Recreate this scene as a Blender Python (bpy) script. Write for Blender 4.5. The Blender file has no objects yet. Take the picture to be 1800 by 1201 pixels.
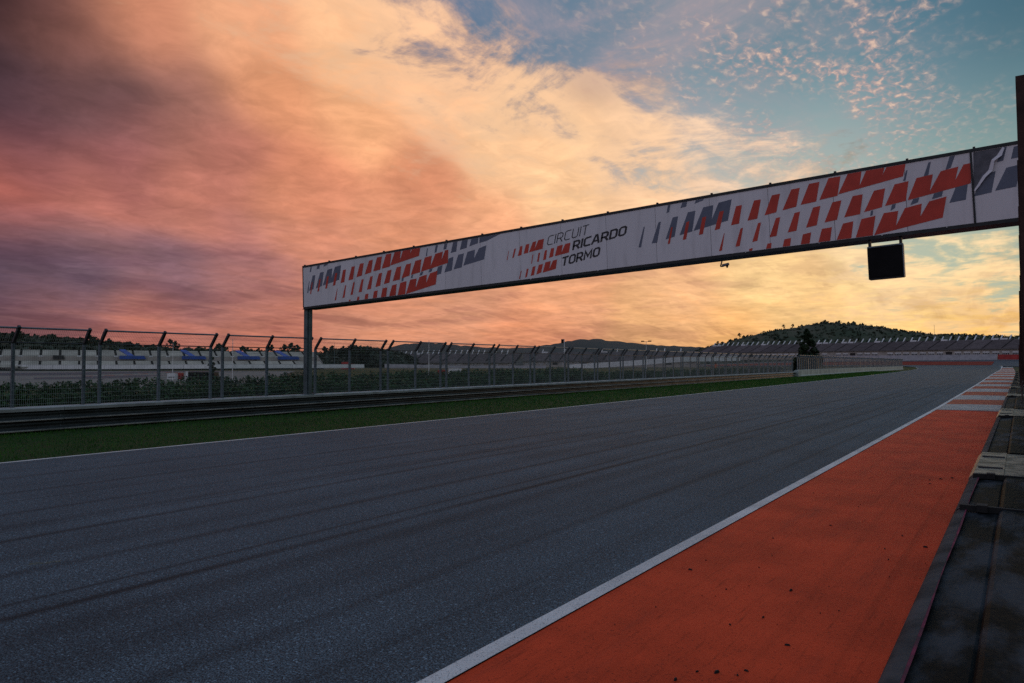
import bpy, math, random
from mathutils import Vector, Matrix
random.seed(7)
R = math.radians
sc = bpy.context.scene
COL = sc.collection

# ------------------------------------------------------------------ camera
FPX, CX, CY, CAMH = 1274.0, 900.0, 600.5, 2.4          # focal length in pixels of an 1800 px wide frame
YAW, PITCH = R(35.077), R(1.686)
cd = bpy.data.cameras.new('camera'); cam = bpy.data.objects.new('camera', cd); COL.objects.link(cam)
cd.sensor_width = 36.0; cd.lens = FPX / 1800 * 36.0
cd.clip_start = 0.05; cd.clip_end = 20000
cam.location = (0, 0, CAMH); cam.rotation_euler = (R(90) + PITCH, 0, YAW)
sc.camera = cam
_F = Vector((-math.sin(YAW)*math.cos(PITCH), math.cos(YAW)*math.cos(PITCH), math.sin(PITCH)))
_R = Vector((math.cos(YAW), math.sin(YAW), 0)); _U = _R.cross(_F)
def direction(x, y): return (_F + _R*((x-CX)/FPX) + _U*((CY-y)/FPX)).normalized()
def plan(x, depth):
    "ground point seen in column x of the photograph at a depth in metres"
    a = YAW - math.atan((x-CX)/FPX); d = depth/math.cos(math.atan((x-CX)/FPX))
    return (-math.sin(a)*d, math.cos(a)*d)
def height(y, depth): return CAMH + (638.0-y)/FPX*depth

# ------------------------------------------------------------------ sky
def lin(c): return tuple(((v/255)/12.92 if v/255 <= .04045 else ((v/255+.055)/1.055)**2.4) for v in c)
SUN_AZ, SUN_EL = R(9.0), R(4.0)                        # azimuth measured from +Y towards +X
world = bpy.data.worlds.new('World'); sc.world = world; world.use_nodes = True
wt = world.node_tree; wt.nodes.clear()
def N(t, typ, **kw):
    n = t.nodes.new(typ)
    for k, v in kw.items(): setattr(n, k, v)
    return n
def feed(t, sock, v):
    if hasattr(v, 'is_output'): t.links.new(v, sock)
    else: sock.default_value = v
def mth(t, op, a, b=0.0, c=0.0, clamp=False):
    n = N(t, 'ShaderNodeMath', operation=op, use_clamp=clamp)
    for i, v in enumerate((a, b, c)): feed(t, n.inputs[i], v)
    return n.outputs[0]
def vmt(t, op, a, b=None, scale=None):
    n = N(t, 'ShaderNodeVectorMath', operation=op); feed(t, n.inputs[0], a)
    if b is not None: feed(t, n.inputs[1], b)
    if scale is not None: feed(t, n.inputs['Scale'], scale)
    return n.outputs['Value'] if op in ('DOT_PRODUCT', 'LENGTH') else n.outputs['Vector']
def noise(t, vec, scale, detail=4.0, rough=.55, dist=0.0, out='Fac', lac=2.0):
    n = N(t, 'ShaderNodeTexNoise'); feed(t, n.inputs['Vector'], vec); n.inputs['Scale'].default_value = scale
    n.inputs['Detail'].default_value = detail; n.inputs['Roughness'].default_value = rough; n.inputs['Distortion'].default_value = dist
    n.inputs['Lacunarity'].default_value = lac
    return n.outputs[out]
def ramp(t, fac, lo, hi, a=0.0, b=1.0):
    n = N(t, 'ShaderNodeMapRange', interpolation_type='SMOOTHSTEP'); feed(t, n.inputs['Value'], fac)
    n.inputs['From Min'].default_value = lo; n.inputs['From Max'].default_value = hi
    n.inputs['To Min'].default_value = a; n.inputs['To Max'].default_value = b
    return n.outputs[0]
def mixc(t, fac, a, b, mode='MIX'):
    n = N(t, 'ShaderNodeMix', data_type='RGBA', blend_type=mode); feed(t, n.inputs[0], fac)
    for i, v in ((6, a), (7, b)):
        feed(t, n.inputs[i], v if hasattr(v, 'is_output') else (tuple(v)+(1,) if len(v) == 3 else v))
    return n.outputs[2]

def build_sky():
    t = wt
    d = vmt(t, 'NORMALIZE', N(t, 'ShaderNodeTexCoord').outputs['Generated'])
    sep = N(t, 'ShaderNodeSeparateXYZ'); t.links.new(d, sep.inputs[0])
    upz = mth(t, 'MAXIMUM', sep.outputs[2], 0.0)
    up = mth(t, 'ADD', upz, 0.13)
    cmb = N(t, 'ShaderNodeCombineXYZ')
    feed(t, cmb.inputs[0], mth(t, 'DIVIDE', sep.outputs[0], up)); feed(t, cmb.inputs[1], mth(t, 'DIVIDE', sep.outputs[1], up))
    plane = cmb.outputs[0]                                 # the cloud deck seen from below
    def deck(rot, sx, sy, off=0.0):
        mp = N(t, 'ShaderNodeMapping'); t.links.new(plane, mp.inputs[0])
        mp.inputs['Rotation'].default_value = (0, 0, R(rot)); mp.inputs['Scale'].default_value = (sx, sy, 1); mp.inputs['Location'].default_value = (off, off*.7, 0); return mp.outputs[0]
    band = deck(20, 1.0, .30); band2 = deck(26, 1.0, .22, 4.0); soft = deck(0, 1, 1, 9.0)
    sgn = lambda f, lo=.3, hi=.7: ramp(t, f, lo, hi, -1, 1)
    # --- smooth colour fields: sums of wide lobes round directions
    def azel(a, e): a, e = R(a), R(e); return Vector((math.sin(a)*math.cos(e), math.cos(a)*math.cos(e), math.sin(e)))
    wv = vmt(t, 'SCALE', vmt(t, 'SUBTRACT', noise(t, band, 1.1, 3, .5, .5, 'Color'), (.5, .5, .5)), scale=SKYW)
    dw = vmt(t, 'NORMALIZE', vmt(t, 'ADD', d, vmt(t, 'SCALE', wv, scale=ramp(t, sep.outputs[2], 0.0, .2, .15, 1.0))))
    def field(C, rest, k=850.0):
        pts = [(direction(x, y), tuple(v**(1/2.2) for v in lin(c)), k, 1.0) for x, y, c in C]+[(azel(a, e), tuple(v**(1/2.2) for v in lin(c)), kk, w*.03) for a, e, c, kk, w in rest]
        acc = ws = None
        for c, col, kk, w in pts:
            e = mth(t, 'EXPONENT', mth(t, 'MULTIPLY_ADD', vmt(t, 'DOT_PRODUCT', dw, tuple(c)), kk, math.log(w)-kk))
            cs = vmt(t, 'SCALE', tuple(col), scale=e)
            acc = cs if acc is None else vmt(t, 'ADD', acc, cs); ws = e if ws is None else mth(t, 'ADD', ws, e)
        gm = N(t, 'ShaderNodeGamma'); t.links.new(vmt(t, 'SCALE', acc, scale=mth(t, 'DIVIDE', 1.0, ws)), gm.inputs[0]); gm.inputs[1].default_value = 2.2
        return gm.outputs[0]
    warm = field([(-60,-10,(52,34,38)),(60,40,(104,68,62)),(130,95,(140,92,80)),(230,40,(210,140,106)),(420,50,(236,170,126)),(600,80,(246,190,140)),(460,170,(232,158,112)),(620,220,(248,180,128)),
        (20,170,(62,46,54)),(180,180,(104,76,78)),(330,200,(158,108,94)),(60,270,(124,78,82)),(230,290,(156,96,92)),(400,280,(190,120,102)),(540,310,(226,146,108)),
        (760,160,(254,196,146)),(740,330,(230,152,112)),(880,250,(255,204,152)),(30,365,(204,112,92)),(170,385,(214,130,106)),(330,380,(208,132,108)),(520,400,(214,142,112)),
        (20,455,(70,66,88)),(150,460,(90,84,106)),(300,470,(114,92,108)),(430,455,(168,112,108)),(60,530,(110,80,88)),(90,575,(160,102,94)),(260,560,(196,122,102)),(450,560,(200,124,98)),(430,510,(150,108,108)),
        (620,500,(202,136,110)),(700,570,(216,148,114)),(820,480,(222,156,120)),(700,430,(224,152,114)),(860,400,(246,176,128)),(1000,330,(255,206,152)),(1140,320,(252,206,158)),(1280,290,(248,214,178)),
        (1000,520,(238,172,126)),(950,590,(226,150,110)),(1200,500,(250,192,138)),(1150,590,(238,180,122)),(1340,480,(255,214,148)),(1420,560,(246,202,136)),(1300,600,(240,180,112)),
        (1600,440,(248,226,172)),(1560,520,(252,214,148)),(1640,570,(250,206,126)),(1760,460,(246,222,164)),(1780,550,(250,206,126)),(1760,610,(246,192,104))],
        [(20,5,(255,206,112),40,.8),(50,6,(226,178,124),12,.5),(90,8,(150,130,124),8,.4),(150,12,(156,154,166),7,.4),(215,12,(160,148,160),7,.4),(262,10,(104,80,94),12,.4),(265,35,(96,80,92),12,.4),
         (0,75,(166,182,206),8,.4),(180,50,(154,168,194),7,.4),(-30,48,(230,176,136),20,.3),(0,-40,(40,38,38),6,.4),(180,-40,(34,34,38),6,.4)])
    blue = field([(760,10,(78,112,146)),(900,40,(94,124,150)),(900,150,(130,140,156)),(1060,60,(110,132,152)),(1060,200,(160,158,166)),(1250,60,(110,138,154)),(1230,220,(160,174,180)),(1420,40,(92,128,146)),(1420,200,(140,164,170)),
        (1600,40,(82,120,142)),(1600,180,(120,154,166)),(1760,60,(54,94,114)),(1780,200,(98,136,148)),(1640,290,(140,166,164)),(1460,300,(176,188,182)),(1780,320,(140,164,156)),(1640,400,(196,202,176)),(1400,360,(206,204,184)),(1200,340,(206,196,180))],
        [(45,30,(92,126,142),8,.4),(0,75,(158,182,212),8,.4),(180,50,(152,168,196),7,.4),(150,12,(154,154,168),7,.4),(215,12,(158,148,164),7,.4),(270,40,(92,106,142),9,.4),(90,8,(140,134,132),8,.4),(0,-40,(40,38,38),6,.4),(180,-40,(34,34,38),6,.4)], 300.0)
    # --- light and dark streaks in the warm deck
    n1 = noise(t, band, 2.2, 7, .62, .9); n2 = noise(t, band2, 6.0, 6, .6, 1.2); n3 = noise(t, soft, 2.4, 9, .64, .7); n4 = noise(t, plane, .7, 4, .5, .4)
    n5 = noise(t, soft, 9.0, 6, .62, .6)
    s1 = mth(t, 'MULTIPLY_ADD', sgn(n2), .45, mth(t, 'MULTIPLY', sgn(n1, .32, .68), .8)); s1 = mth(t, 'MULTIPLY_ADD', sgn(n3, .34, .66), .35, s1)
    az = mth(t, 'ARCTAN2', sep.outputs[0], sep.outputs[1]); ce = N(t, 'ShaderNodeCombineXYZ')
    feed(t, ce.inputs[0], mth(t, 'MULTIPLY', az, 2.6)); feed(t, ce.inputs[1], mth(t, 'MULTIPLY', sep.outputs[2], 17.0))
    n6 = noise(t, ce.outputs[0], 1.5, 6, .58, .7)
    s1 = mth(t, 'ADD', s1, mth(t, 'MULTIPLY', sgn(n6, .34, .66), ramp(t, sep.outputs[2], .34, .10, 0.0, 1.1)))
    dark = ramp(t, s1, .05, 1.5); light = ramp(t, s1, .05, -1.4)
    low = ramp(t, sep.outputs[2], .30, .02, .22, 1.0)      # the deck is thicker towards the horizon
    warm = mixc(t, mth(t, 'MULTIPLY', mth(t, 'MULTIPLY', dark, low), .50), warm, mixc(t, 1.0, warm, (.46, .40, .52), 'MULTIPLY'))
    warm = mixc(t, mth(t, 'MULTIPLY', mth(t, 'MULTIPLY', light, low), .55), warm, mixc(t, 1.0, warm, (1.30, 1.22, 1.12), 'MULTIPLY'))
    warm = mixc(t, .6, warm, mixc(t, 1.0, warm, N_gray(t, mth(t, 'MULTIPLY_ADD', sgn(n3), .24, 1.0)), 'MULTIPLY'))
    warm = mixc(t, .5, warm, mixc(t, 1.0, warm, N_gray(t, mth(t, 'MULTIPLY_ADD', sgn(n5), .19, 1.0)), 'MULTIPLY'))
    warm = mixc(t, 1.0, warm, (1.0, .985, 1.04), 'MULTIPLY')
    # --- high lilac veil and altocumulus puffs over the blue
    def lobe(x, y, k): return mth(t, 'EXPONENT', mth(t, 'MULTIPLY_ADD', vmt(t, 'DOT_PRODUCT', d, tuple(direction(x, y))), k, -k))
    veil = mth(t, 'MULTIPLY', ramp(t, n3, .38, .70), mth(t, 'MULTIPLY', mth(t, 'ADD', lobe(1010, 150, 50.0), lobe(1200, 180, 60.0), clamp=True), .55))
    blue = mixc(t, veil, blue, lin((188, 164, 168)))
    cell = noise(t, deck(35, 1.0, .66, 3.0), 44.0, 3, .55, .4); cell2 = noise(t, deck(35, 1.0, .5, 1.0), 4.2, 4, .6, .8)
    reg = mth(t, 'ADD', mth(t, 'MULTIPLY', lobe(1490, 105, 120.0), 1.5), mth(t, 'ADD', mth(t, 'MULTIPLY', lobe(1230, 110, 70.0), .28), mth(t, 'ADD', mth(t, 'MULTIPLY', lobe(1080, 40, 60.0), .22), .0)))
    pm = mth(t, 'MULTIPLY', ramp(t, cell, .38, .74), mth(t, 'MULTIPLY', ramp(t, cell2, .36, .60), reg), clamp=True)
    blue = mixc(t, mth(t, 'MULTIPLY', pm, .78), blue, mixc(t, ramp(t, cell, .5, .75), lin((196, 160, 156)), lin((246, 208, 182))))
    # --- ragged edge of the warm deck
    nrm = direction(570, -15).cross(direction(1395, 338)).normalized()
    if nrm.dot(direction(900, 500)) < 0: nrm = -nrm
    side = vmt(t, 'DOT_PRODUCT', d, tuple(nrm))
    side = mth(t, 'ADD', side, mth(t, 'MULTIPLY', sgn(n4, .25, .75), .030))
    side = mth(t, 'ADD', side, mth(t, 'MULTIPLY', sgn(n3, .25, .75), .065)); side = mth(t, 'ADD', side, mth(t, 'MULTIPLY', sgn(n1, .25, .75), .045))
    side = mth(t, 'ADD', side, mth(t, 'MULTIPLY', sgn(n5, .25, .75), .022))
    edge = ramp(t, side, -.05, .045)
    # lit rim where the deck thins out
    rim = mth(t, 'MULTIPLY', ramp(t, side, -.02, .03), ramp(t, side, .11, .04))
    warm = mixc(t, mth(t, 'MULTIPLY', rim, .35), warm, lin((255, 214, 176)))
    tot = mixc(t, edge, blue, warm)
    # --- the clear air itself
    sk = N(t, 'ShaderNodeTexSky'); sk.sky_type = 'NISHITA'; sk.sun_disc = False; sk.sun_elevation = SUN_EL; sk.sun_rotation = SUN_AZ
    sk.altitude = 80; sk.air_density = 1.2; sk.dust_density = 2.0
    tot = mixc(t, .05, tot, vmt(t, 'SCALE', sk.outputs[0], scale=.05))
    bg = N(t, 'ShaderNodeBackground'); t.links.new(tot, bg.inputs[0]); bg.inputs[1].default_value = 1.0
    o = N(t, 'ShaderNodeOutputWorld'); t.links.new(bg.outputs[0], o.inputs[0])
SKYW = .075
def N_gray(t, f):
    n = N(t, 'ShaderNodeCombineColor'); [feed(t, n.inputs[i], f) for i in range(3)]; return n.outputs[0]
build_sky()
world.cycles.sampling_method = 'MANUAL'; world.cycles.sample_map_resolution = 512

sl = bpy.data.lights.new('sun', 'SUN'); sl.energy = 0.22; sl.angle = R(2.0); sl.color = (1.0, .62, .34)
so = bpy.data.objects.new('sun', sl); COL.objects.link(so)
sd = Vector((math.sin(SUN_AZ)*math.cos(SUN_EL), math.cos(SUN_AZ)*math.cos(SUN_EL), math.sin(SUN_EL)))
so.rotation_euler = sd.to_track_quat('Z', 'Y').to_euler(); so.location = (40, 60, 40)

vs = sc.view_settings; vs.view_transform = 'Standard'; vs.look = 'None'; vs.exposure = 0.0; vs.gamma = 1.0
sc.render.engine = 'CYCLES'
sc.cycles.use_denoising = False; sc.cycles.max_bounces = 5; sc.cycles.diffuse_bounces = 2; sc.cycles.transparent_max_bounces = 8
sc.cycles.use_adaptive_sampling = True; sc.cycles.adaptive_threshold = .008

# ------------------------------------------------------------------ helpers
class MB:
    "collects quads, boxes, bars and sweeps; build() links them as one mesh object"
    def __init__(s): s.v = []; s.f = []
    def poly(s, pts):
        b = len(s.v); s.v += [tuple(p) for p in pts]; s.f.append(tuple(range(b, b+len(pts)))); return s
    def box(s, a, b):
        (x0, y0, z0), (x1, y1, z1) = a, b; n = len(s.v)
        s.v += [(x0,y0,z0),(x1,y0,z0),(x1,y1,z0),(x0,y1,z0),(x0,y0,z1),(x1,y0,z1),(x1,y1,z1),(x0,y1,z1)]
        s.f += [tuple(n+i for i in q) for q in ((0,3,2,1),(4,5,6,7),(0,1,5,4),(1,2,6,5),(2,3,7,6),(3,0,4,7))]; return s
    def bar(s, p, q, r, k=4, r2=None, cap=True, up=Vector((0, 0, 1))):
        p, q = Vector(p), Vector(q); d = (q-p).normalized()
        a = d.cross(up); a = a.normalized() if a.length > 1e-3 else Vector((1, 0, 0)); b = d.cross(a)
        r2 = r if r2 is None else r2; n = len(s.v)
        for c, rr in ((p, r), (q, r2)):
            for i in range(k):
                t = 2*math.pi*(i+.5)/k; s.v.append(tuple(c + a*math.cos(t)*rr + b*math.sin(t)*rr))
        for i in range(k): j = (i+1) % k; s.f.append((n+i, n+j, n+k+j, n+k+i))
        if cap: s.f.append(tuple(n+i for i in reversed(range(k)))); s.f.append(tuple(n+k+i for i in range(k)))
        return s
    def sweep(s, prof, stations, closed=False, caps=False):
        "prof(i) gives the section's points in world space at each station"
        n0 = len(s.v); m = None
        for st in stations:
            p = prof(st); m = len(p); s.v += [tuple(q) for q in p]
        for i in range(len(stations)-1):
            for j in range(m if closed else m-1):
                k = (j+1) % m; a = n0+i*m; b = a+m; s.f.append((a+j, a+k, b+k, b+j))
        if caps:
            s.f.append(tuple(n0+j for j in reversed(range(m)))); e = n0+(len(stations)-1)*m; s.f.append(tuple(e+j for j in range(m)))
        return s
    def mesh(s, name, mat, off=(0, 0, 0), smooth=False):
        me = bpy.data.meshes.new(name); ox, oy, oz = off
        me.from_pydata([(x-ox, y-oy, z-oz) for x, y, z in s.v], [], s.f); me.materials.append(mat)
        if smooth: me.polygons.foreach_set('use_smooth', [True]*len(me.polygons))
        me.update(); return me
    def build(s, name, mat, parent=None, smooth=False, off=None):
        "vertices are in world space unless off is given; a child is shifted to its parent's place"
        if off is None: off = tuple(parent_place(parent)) if parent is not None else (0, 0, 0)
        return link(name, s.mesh(name, mat, off, smooth), parent)
def parent_place(p):
    v = Vector((0, 0, 0))
    while p is not None: v += Vector(p.location); p = p.parent
    return v
def link(name, data, parent=None, loc=None, rz=None):
    o = bpy.data.objects.new(name, data); COL.objects.link(o); o.parent = parent
    if loc is not None: o.location = loc
    if rz is not None: o.rotation_euler = (0, 0, rz)
    return o
def tag(o, label, cat, group=None, kind=None):
    o['label'] = label; o['category'] = cat
    if group: o['group'] = group
    if kind: o['kind'] = kind
    return o
def thing(name, label, cat, loc=(0, 0, 0), rz=0.0, group=None):
    return tag(link(name, None, None, loc, rz), label, cat, group)
def struct(o): o['kind'] = 'structure'; return o
def dup(root, loc, rz=0.0, scale=None, label=None, group=None):
    r = root.copy(); COL.objects.link(r); r.location = loc; r.rotation_euler = (0, 0, rz)
    if scale is not None: r.scale = scale
    if label: r['label'] = label
    if group: r['group'] = group
    for ch in list(root.children):
        c = ch.copy(); COL.objects.link(c); c.parent = r
        for g in list(ch.children): e = g.copy(); COL.objects.link(e); e.parent = c
    return r
def lerp(tab, x):
    if x <= tab[0][0]: return tab[0][1]
    for (a, p), (b, q) in zip(tab, tab[1:]):
        if x <= b: return p + (q-p)*(x-a)/(b-a)
    return tab[-1][1]
def sstep(a, b, x): t = min(1, max(0, (x-a)/(b-a))); return t*t*(3-2*t)
ORD = ['first','second','third','fourth','fifth','sixth','seventh','eighth','ninth','tenth','eleventh','twelfth','thirteenth','fourteenth','fifteenth','sixteenth','seventeenth','eighteenth','nineteenth','twentieth']

# ------------------------------------------------------------------ materials
def material(name, col, rough=.6, var=.25, scale=3.0, col2=None, metallic=0.0, bump=0.0, bscale=None, spec=.5, rnd=0.0, stretch=(1, 1, 1), mixlo=.35, mixhi=.7):
    m = bpy.data.materials.new(name); m.use_nodes = True; t = m.node_tree; b = t.nodes['Principled BSDF']
    tc = N(t, 'ShaderNodeTexCoord').outputs['Object']
    mp = N(t, 'ShaderNodeMapping'); t.links.new(tc, mp.inputs[0]); mp.inputs['Scale'].default_value = stretch
    n1 = noise(t, mp.outputs[0], scale, 6, .6)
    c2 = col2 or tuple(c*(1-var) for c in col)
    c = mixc(t, ramp(t, n1, mixlo, mixhi), col, c2)
    if rnd:
        oi = N(t, 'ShaderNodeObjectInfo').outputs['Random']
        c = mixc(t, 1.0, c, N_gray(t, mth(t, 'MULTIPLY_ADD', oi, 2*rnd, 1-rnd)), 'MULTIPLY')
    t.links.new(c, b.inputs['Base Color']); b.inputs['Metallic'].default_value = metallic
    b.inputs['Specular IOR Level'].default_value = spec
    t.links.new(mth(t, 'MULTIPLY_ADD', n1, .25, rough-.12, clamp=True), b.inputs['Roughness'])
    if bump:
        bp = N(t, 'ShaderNodeBump'); bp.inputs['Strength'].default_value = bump; bp.inputs['Distance'].default_value = .01
        t.links.new(noise(t, mp.outputs[0], bscale or scale*8, 5, .6), bp.inputs['Height']); t.links.new(bp.outputs[0], b.inputs['Normal'])
    return m
def N_gray(t, f):
    n = N(t, 'ShaderNodeCombineColor'); [feed(t, n.inputs[i], f) for i in range(3)]; return n.outputs[0]

def asphalt_material(name, base=(.041, .058, .071), marks=True, grain=1.0):
    m = bpy.data.materials.new(name); m.use_nodes = True; t = m.node_tree; b = t.nodes['Principled BSDF']
    pos = N(t, 'ShaderNodeTexCoord').outputs['Object']
    g1 = noise(t, pos, 62.0, 3, .75); g2 = noise(t, pos, 24.0, 2, .6); pat = noise(t, pos, .35, 5, .6)
    st = N(t, 'ShaderNodeMapping'); t.links.new(pos, st.inputs[0]); st.inputs['Scale'].default_value = (1.0, .035, 1.0)
    lane = noise(t, st.outputs[0], 1.1, 6, .68)
    v = N(t, 'ShaderNodeTexVoronoi'); t.links.new(pos, v.inputs['Vector']); v.inputs['Scale'].default_value = 46
    stone = N(t, 'ShaderNodeSeparateColor'); t.links.new(v.outputs['Color'], stone.inputs[0])
    f = mth(t, 'MULTIPLY', ramp(t, g1, .38, .64, 1-.94*grain, 1+1.9*grain), ramp(t, g2, .3, .7, .66, 1.34))
    f = mth(t, 'MULTIPLY', f, ramp(t, stone.outputs[0], .84, 1.0, 1.0, 1+1.1*grain))
    f = mth(t, 'MULTIPLY', f, ramp(t, pat, .3, .7, .86, 1.12)); f = mth(t, 'MULTIPLY', f, ramp(t, lane, .3, .72, 1.12, .80))
    rub = 0.0
    if marks:
        sx = N(t, 'ShaderNodeSeparateXYZ'); t.links.new(pos, sx.inputs[0])
        X, Y = sx.outputs[0], sx.outputs[1]
        cy = N(t, 'ShaderNodeCombineXYZ'); feed(t, cy.inputs[1], mth(t, 'MULTIPLY', Y, .02))
        wob = noise(t, cy.outputs[0], 1.0, 3, .5)
        far = mth(t, 'MULTIPLY', mth(t, 'MAXIMUM', mth(t, 'SUBTRACT', Y, 40.0), 0.0), .009)
        rub = None
        for i, (x0, wd, amp, wv) in enumerate([(-7.85,.13,.42,.7),(-7.1,.30,.20,.9),(-9.5,.16,.30,1.4),(-11.1,.14,.30,1.8),(-12.2,.35,.16,1.6),(-13.1,.12,.26,1.5),(-15.4,.14,.22,1.5),(-5.4,.16,.24,.9),(-17.4,.3,.14,1.2),(-6.2,.45,.14,.5),(-10.3,.5,.12,1.2),(-11.85,.03,.45,0.0),(-8.3,.07,.30,.8),(-14.2,.08,.24,1.7),(-4.5,.09,.20,.6)]):
            ctr = mth(t, 'MULTIPLY_ADD', mth(t, 'SUBTRACT', wob, .5), wv*(1 if i % 2 else -1), x0)
            dx = mth(t, 'DIVIDE', mth(t, 'ADD', mth(t, 'SUBTRACT', X, ctr), far), wd*.7)
            gau = mth(t, 'MULTIPLY', mth(t, 'EXPONENT', mth(t, 'MULTIPLY', mth(t, 'MULTIPLY', dx, dx), -1.0)), amp*1.55)
            rub = gau if rub is None else mth(t, 'ADD', rub, gau)
        br = noise(t, st.outputs[0], 2.2, 4, .6)
        rub = mth(t, 'MULTIPLY', rub, ramp(t, br, .25, .6, .35, 1.25))
        sk_ = N(t, 'ShaderNodeMapping'); t.links.new(pos, sk_.inputs[0]); sk_.inputs['Scale'].default_value = (6.0, .011, 1); sk_.inputs['Rotation'].default_value = (0, 0, R(.35))
        rub = mth(t, 'ADD', rub, ramp(t, noise(t, sk_.outputs[0], 1.0, 4, .6, .2), .56, .72, 0, .26))
        f = mth(t, 'MULTIPLY', f, mth(t, 'SUBTRACT', 1.0, rub, clamp=True))
    c = vmt(t, 'SCALE', tuple(base), scale=f)
    t.links.new(c, b.inputs['Base Color'])
    rg = mth(t, 'MULTIPLY_ADD', g1, .25, .66)
    t.links.new(rg, b.inputs['Roughness'])
    b.inputs['Specular IOR Level'].default_value = .24
    bp = N(t, 'ShaderNodeBump'); bp.inputs['Strength'].default_value = .55; bp.inputs['Distance'].default_value = .006
    t.links.new(mth(t, 'ADD', g1, mth(t, 'MULTIPLY', g2, .8)), bp.inputs['Height']); t.links.new(bp.outputs[0], b.inputs['Normal'])
    return m

def paint_material(name, col, under=(.06, .065, .075), worn=.5, rough=.6, scale=60.0, dirt=.25, stretch=(1, .12, 1), spec=.3, patchy=None):
    "road paint with specks worn through to the asphalt and long scuffs"
    m = bpy.data.materials.new(name); m.use_nodes = True; t = m.node_tree; b = t.nodes['Principled BSDF']
    pos = N(t, 'ShaderNodeTexCoord').outputs['Object']
    st = N(t, 'ShaderNodeMapping'); t.links.new(pos, st.inputs[0]); st.inputs['Scale'].default_value = stretch
    sp = noise(t, pos, scale, 4, .75); big = noise(t, pos, .7, 5, .6); sc_ = noise(t, st.outputs[0], 3.0, 7, .7); fl = noise(t, pos, 9.0, 4, .6)
    c = mixc(t, ramp(t, big, .3, .7, 0, .8), col, tuple(v*.66 for v in col))
    c = mixc(t, ramp(t, sc_, .52, .80, 0, dirt*.8), c, (.035, .03, .03))
    st2 = N(t, 'ShaderNodeMapping'); t.links.new(pos, st2.inputs[0]); st2.inputs['Scale'].default_value = (1, .06, 1); st2.inputs['Rotation'].default_value = (0, 0, R(2.5))
    c = mixc(t, ramp(t, noise(t, st2.outputs[0], 24.0, 6, .7), .54, .76, 0, dirt*1.6), c, tuple(v*.30 for v in col))
    st3 = N(t, 'ShaderNodeMapping'); t.links.new(pos, st3.inputs[0]); st3.inputs['Scale'].default_value = (5.0, .035, 1); st3.inputs['Rotation'].default_value = (0, 0, R(-1.2))
    c = mixc(t, ramp(t, noise(t, st3.outputs[0], 1.0, 6, .65, .3), .48, .74, 0, dirt*1.0), c, tuple(v*.45 for v in col))
    c = mixc(t, ramp(t, fl, .55, .75, 0, dirt*.5), c, tuple(min(1, v*1.25) for v in col))
    c = mixc(t, ramp(t, mth(t, 'MULTIPLY_ADD', big, .12, sp), .53+.14*(1-worn), .66+.14*(1-worn)), c, under)
    t.links.new(c, b.inputs['Base Color']); b.inputs['Roughness'].default_value = rough; b.inputs['Specular IOR Level'].default_value = spec
    bp = N(t, 'ShaderNodeBump'); bp.inputs['Strength'].default_value = .4; bp.inputs['Distance'].default_value = .004
    t.links.new(noise(t, pos, 90, 3, .7), bp.inputs['Height']); t.links.new(bp.outputs[0], b.inputs['Normal'])
    if patchy: t.links.new(mth(t, 'MULTIPLY', ramp(t, sp, .42, .62), ramp(t, noise(t, pos, 7.0, 3, .6), .36, .62, .0, patchy)), b.inputs['Alpha'])
    return m

def leaf_material(name, a, b_, rnd=.25, scale=.9):
    m = bpy.data.materials.new(name); m.use_nodes = True; t = m.node_tree; b = t.nodes['Principled BSDF']
    pos = N(t, 'ShaderNodeTexCoord').outputs['Object']
    c = mixc(t, ramp(t, noise(t, pos, scale, 4, .7), .3, .7), a, b_)
    oi = N(t, 'ShaderNodeObjectInfo').outputs['Random']
    c = mixc(t, 1.0, c, N_gray(t, mth(t, 'MULTIPLY_ADD', oi, 2*rnd, 1-rnd)), 'MULTIPLY')
    t.links.new(c, b.inputs['Base Color']); b.inputs['Roughness'].default_value = .6; b.inputs['Specular IOR Level'].default_value = .2
    return m

M = {}
M['asphalt'] = asphalt_material('asphalt')
M['asphalt_far'] = asphalt_material('asphalt_far', (.055, .062, .075), marks=False, grain=.4)
M['red_paint'] = paint_material('red_paint', (.74, .076, .025), under=(.20, .024, .012), worn=.42, rough=.7, scale=42, dirt=.42, spec=.08)
M['far_red'] = material('far_red', (.26, .045, .030), .9, .35, scale=.15, spec=.05, stretch=(1, 3, 1))
M['kerb_red'] = paint_material('kerb_red', (.42, .055, .025), spec=.06, under=(.14, .03, .02), worn=.35, rough=.55, scale=30, dirt=.5)
M['kerb_white'] = paint_material('kerb_white', (.52, .50, .48), spec=.08, under=(.10, .10, .10), worn=.75, scale=26, dirt=.6)
M['line'] = paint_material('line', (.74, .73, .72), worn=.55, scale=70, dirt=.25)
M['faded'] = paint_material('faded', (.20, .22, .24), worn=-2, patchy=.8, spec=.08, scale=45, dirt=.3)
M['faded_yellow'] = paint_material('faded_yellow', (.24, .20, .05), worn=-2, patchy=.9, spec=.08, scale=45, dirt=.3)
M['soil'] = material('soil', (.012, .045, .008), .9, col2=(.030, .038, .014), scale=1.5, bump=.5, spec=.1)
M['grass'] = leaf_material('grass', (.008, .070, .004), (.050, .165, .013), .0, .45)
M['terrain'] = material('terrain', (.050, .065, .028), .95, col2=(.085, .070, .045), scale=.03, spec=.1)
M['gravel'] = material('gravel', (.22, .21, .19), .95, .3, scale=.8, spec=.1, bump=.4)
M['steel'] = material('steel', (.20, .235, .26), .45, .35, scale=6, metallic=.55, rnd=.12)
M['steel_post'] = material('steel_post', (.125, .175, .205), .5, .35, scale=5, metallic=.35, rnd=.15)
M['wire'] = material('wire', (.27, .32, .32), .75, .3, scale=2, spec=.2)
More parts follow.
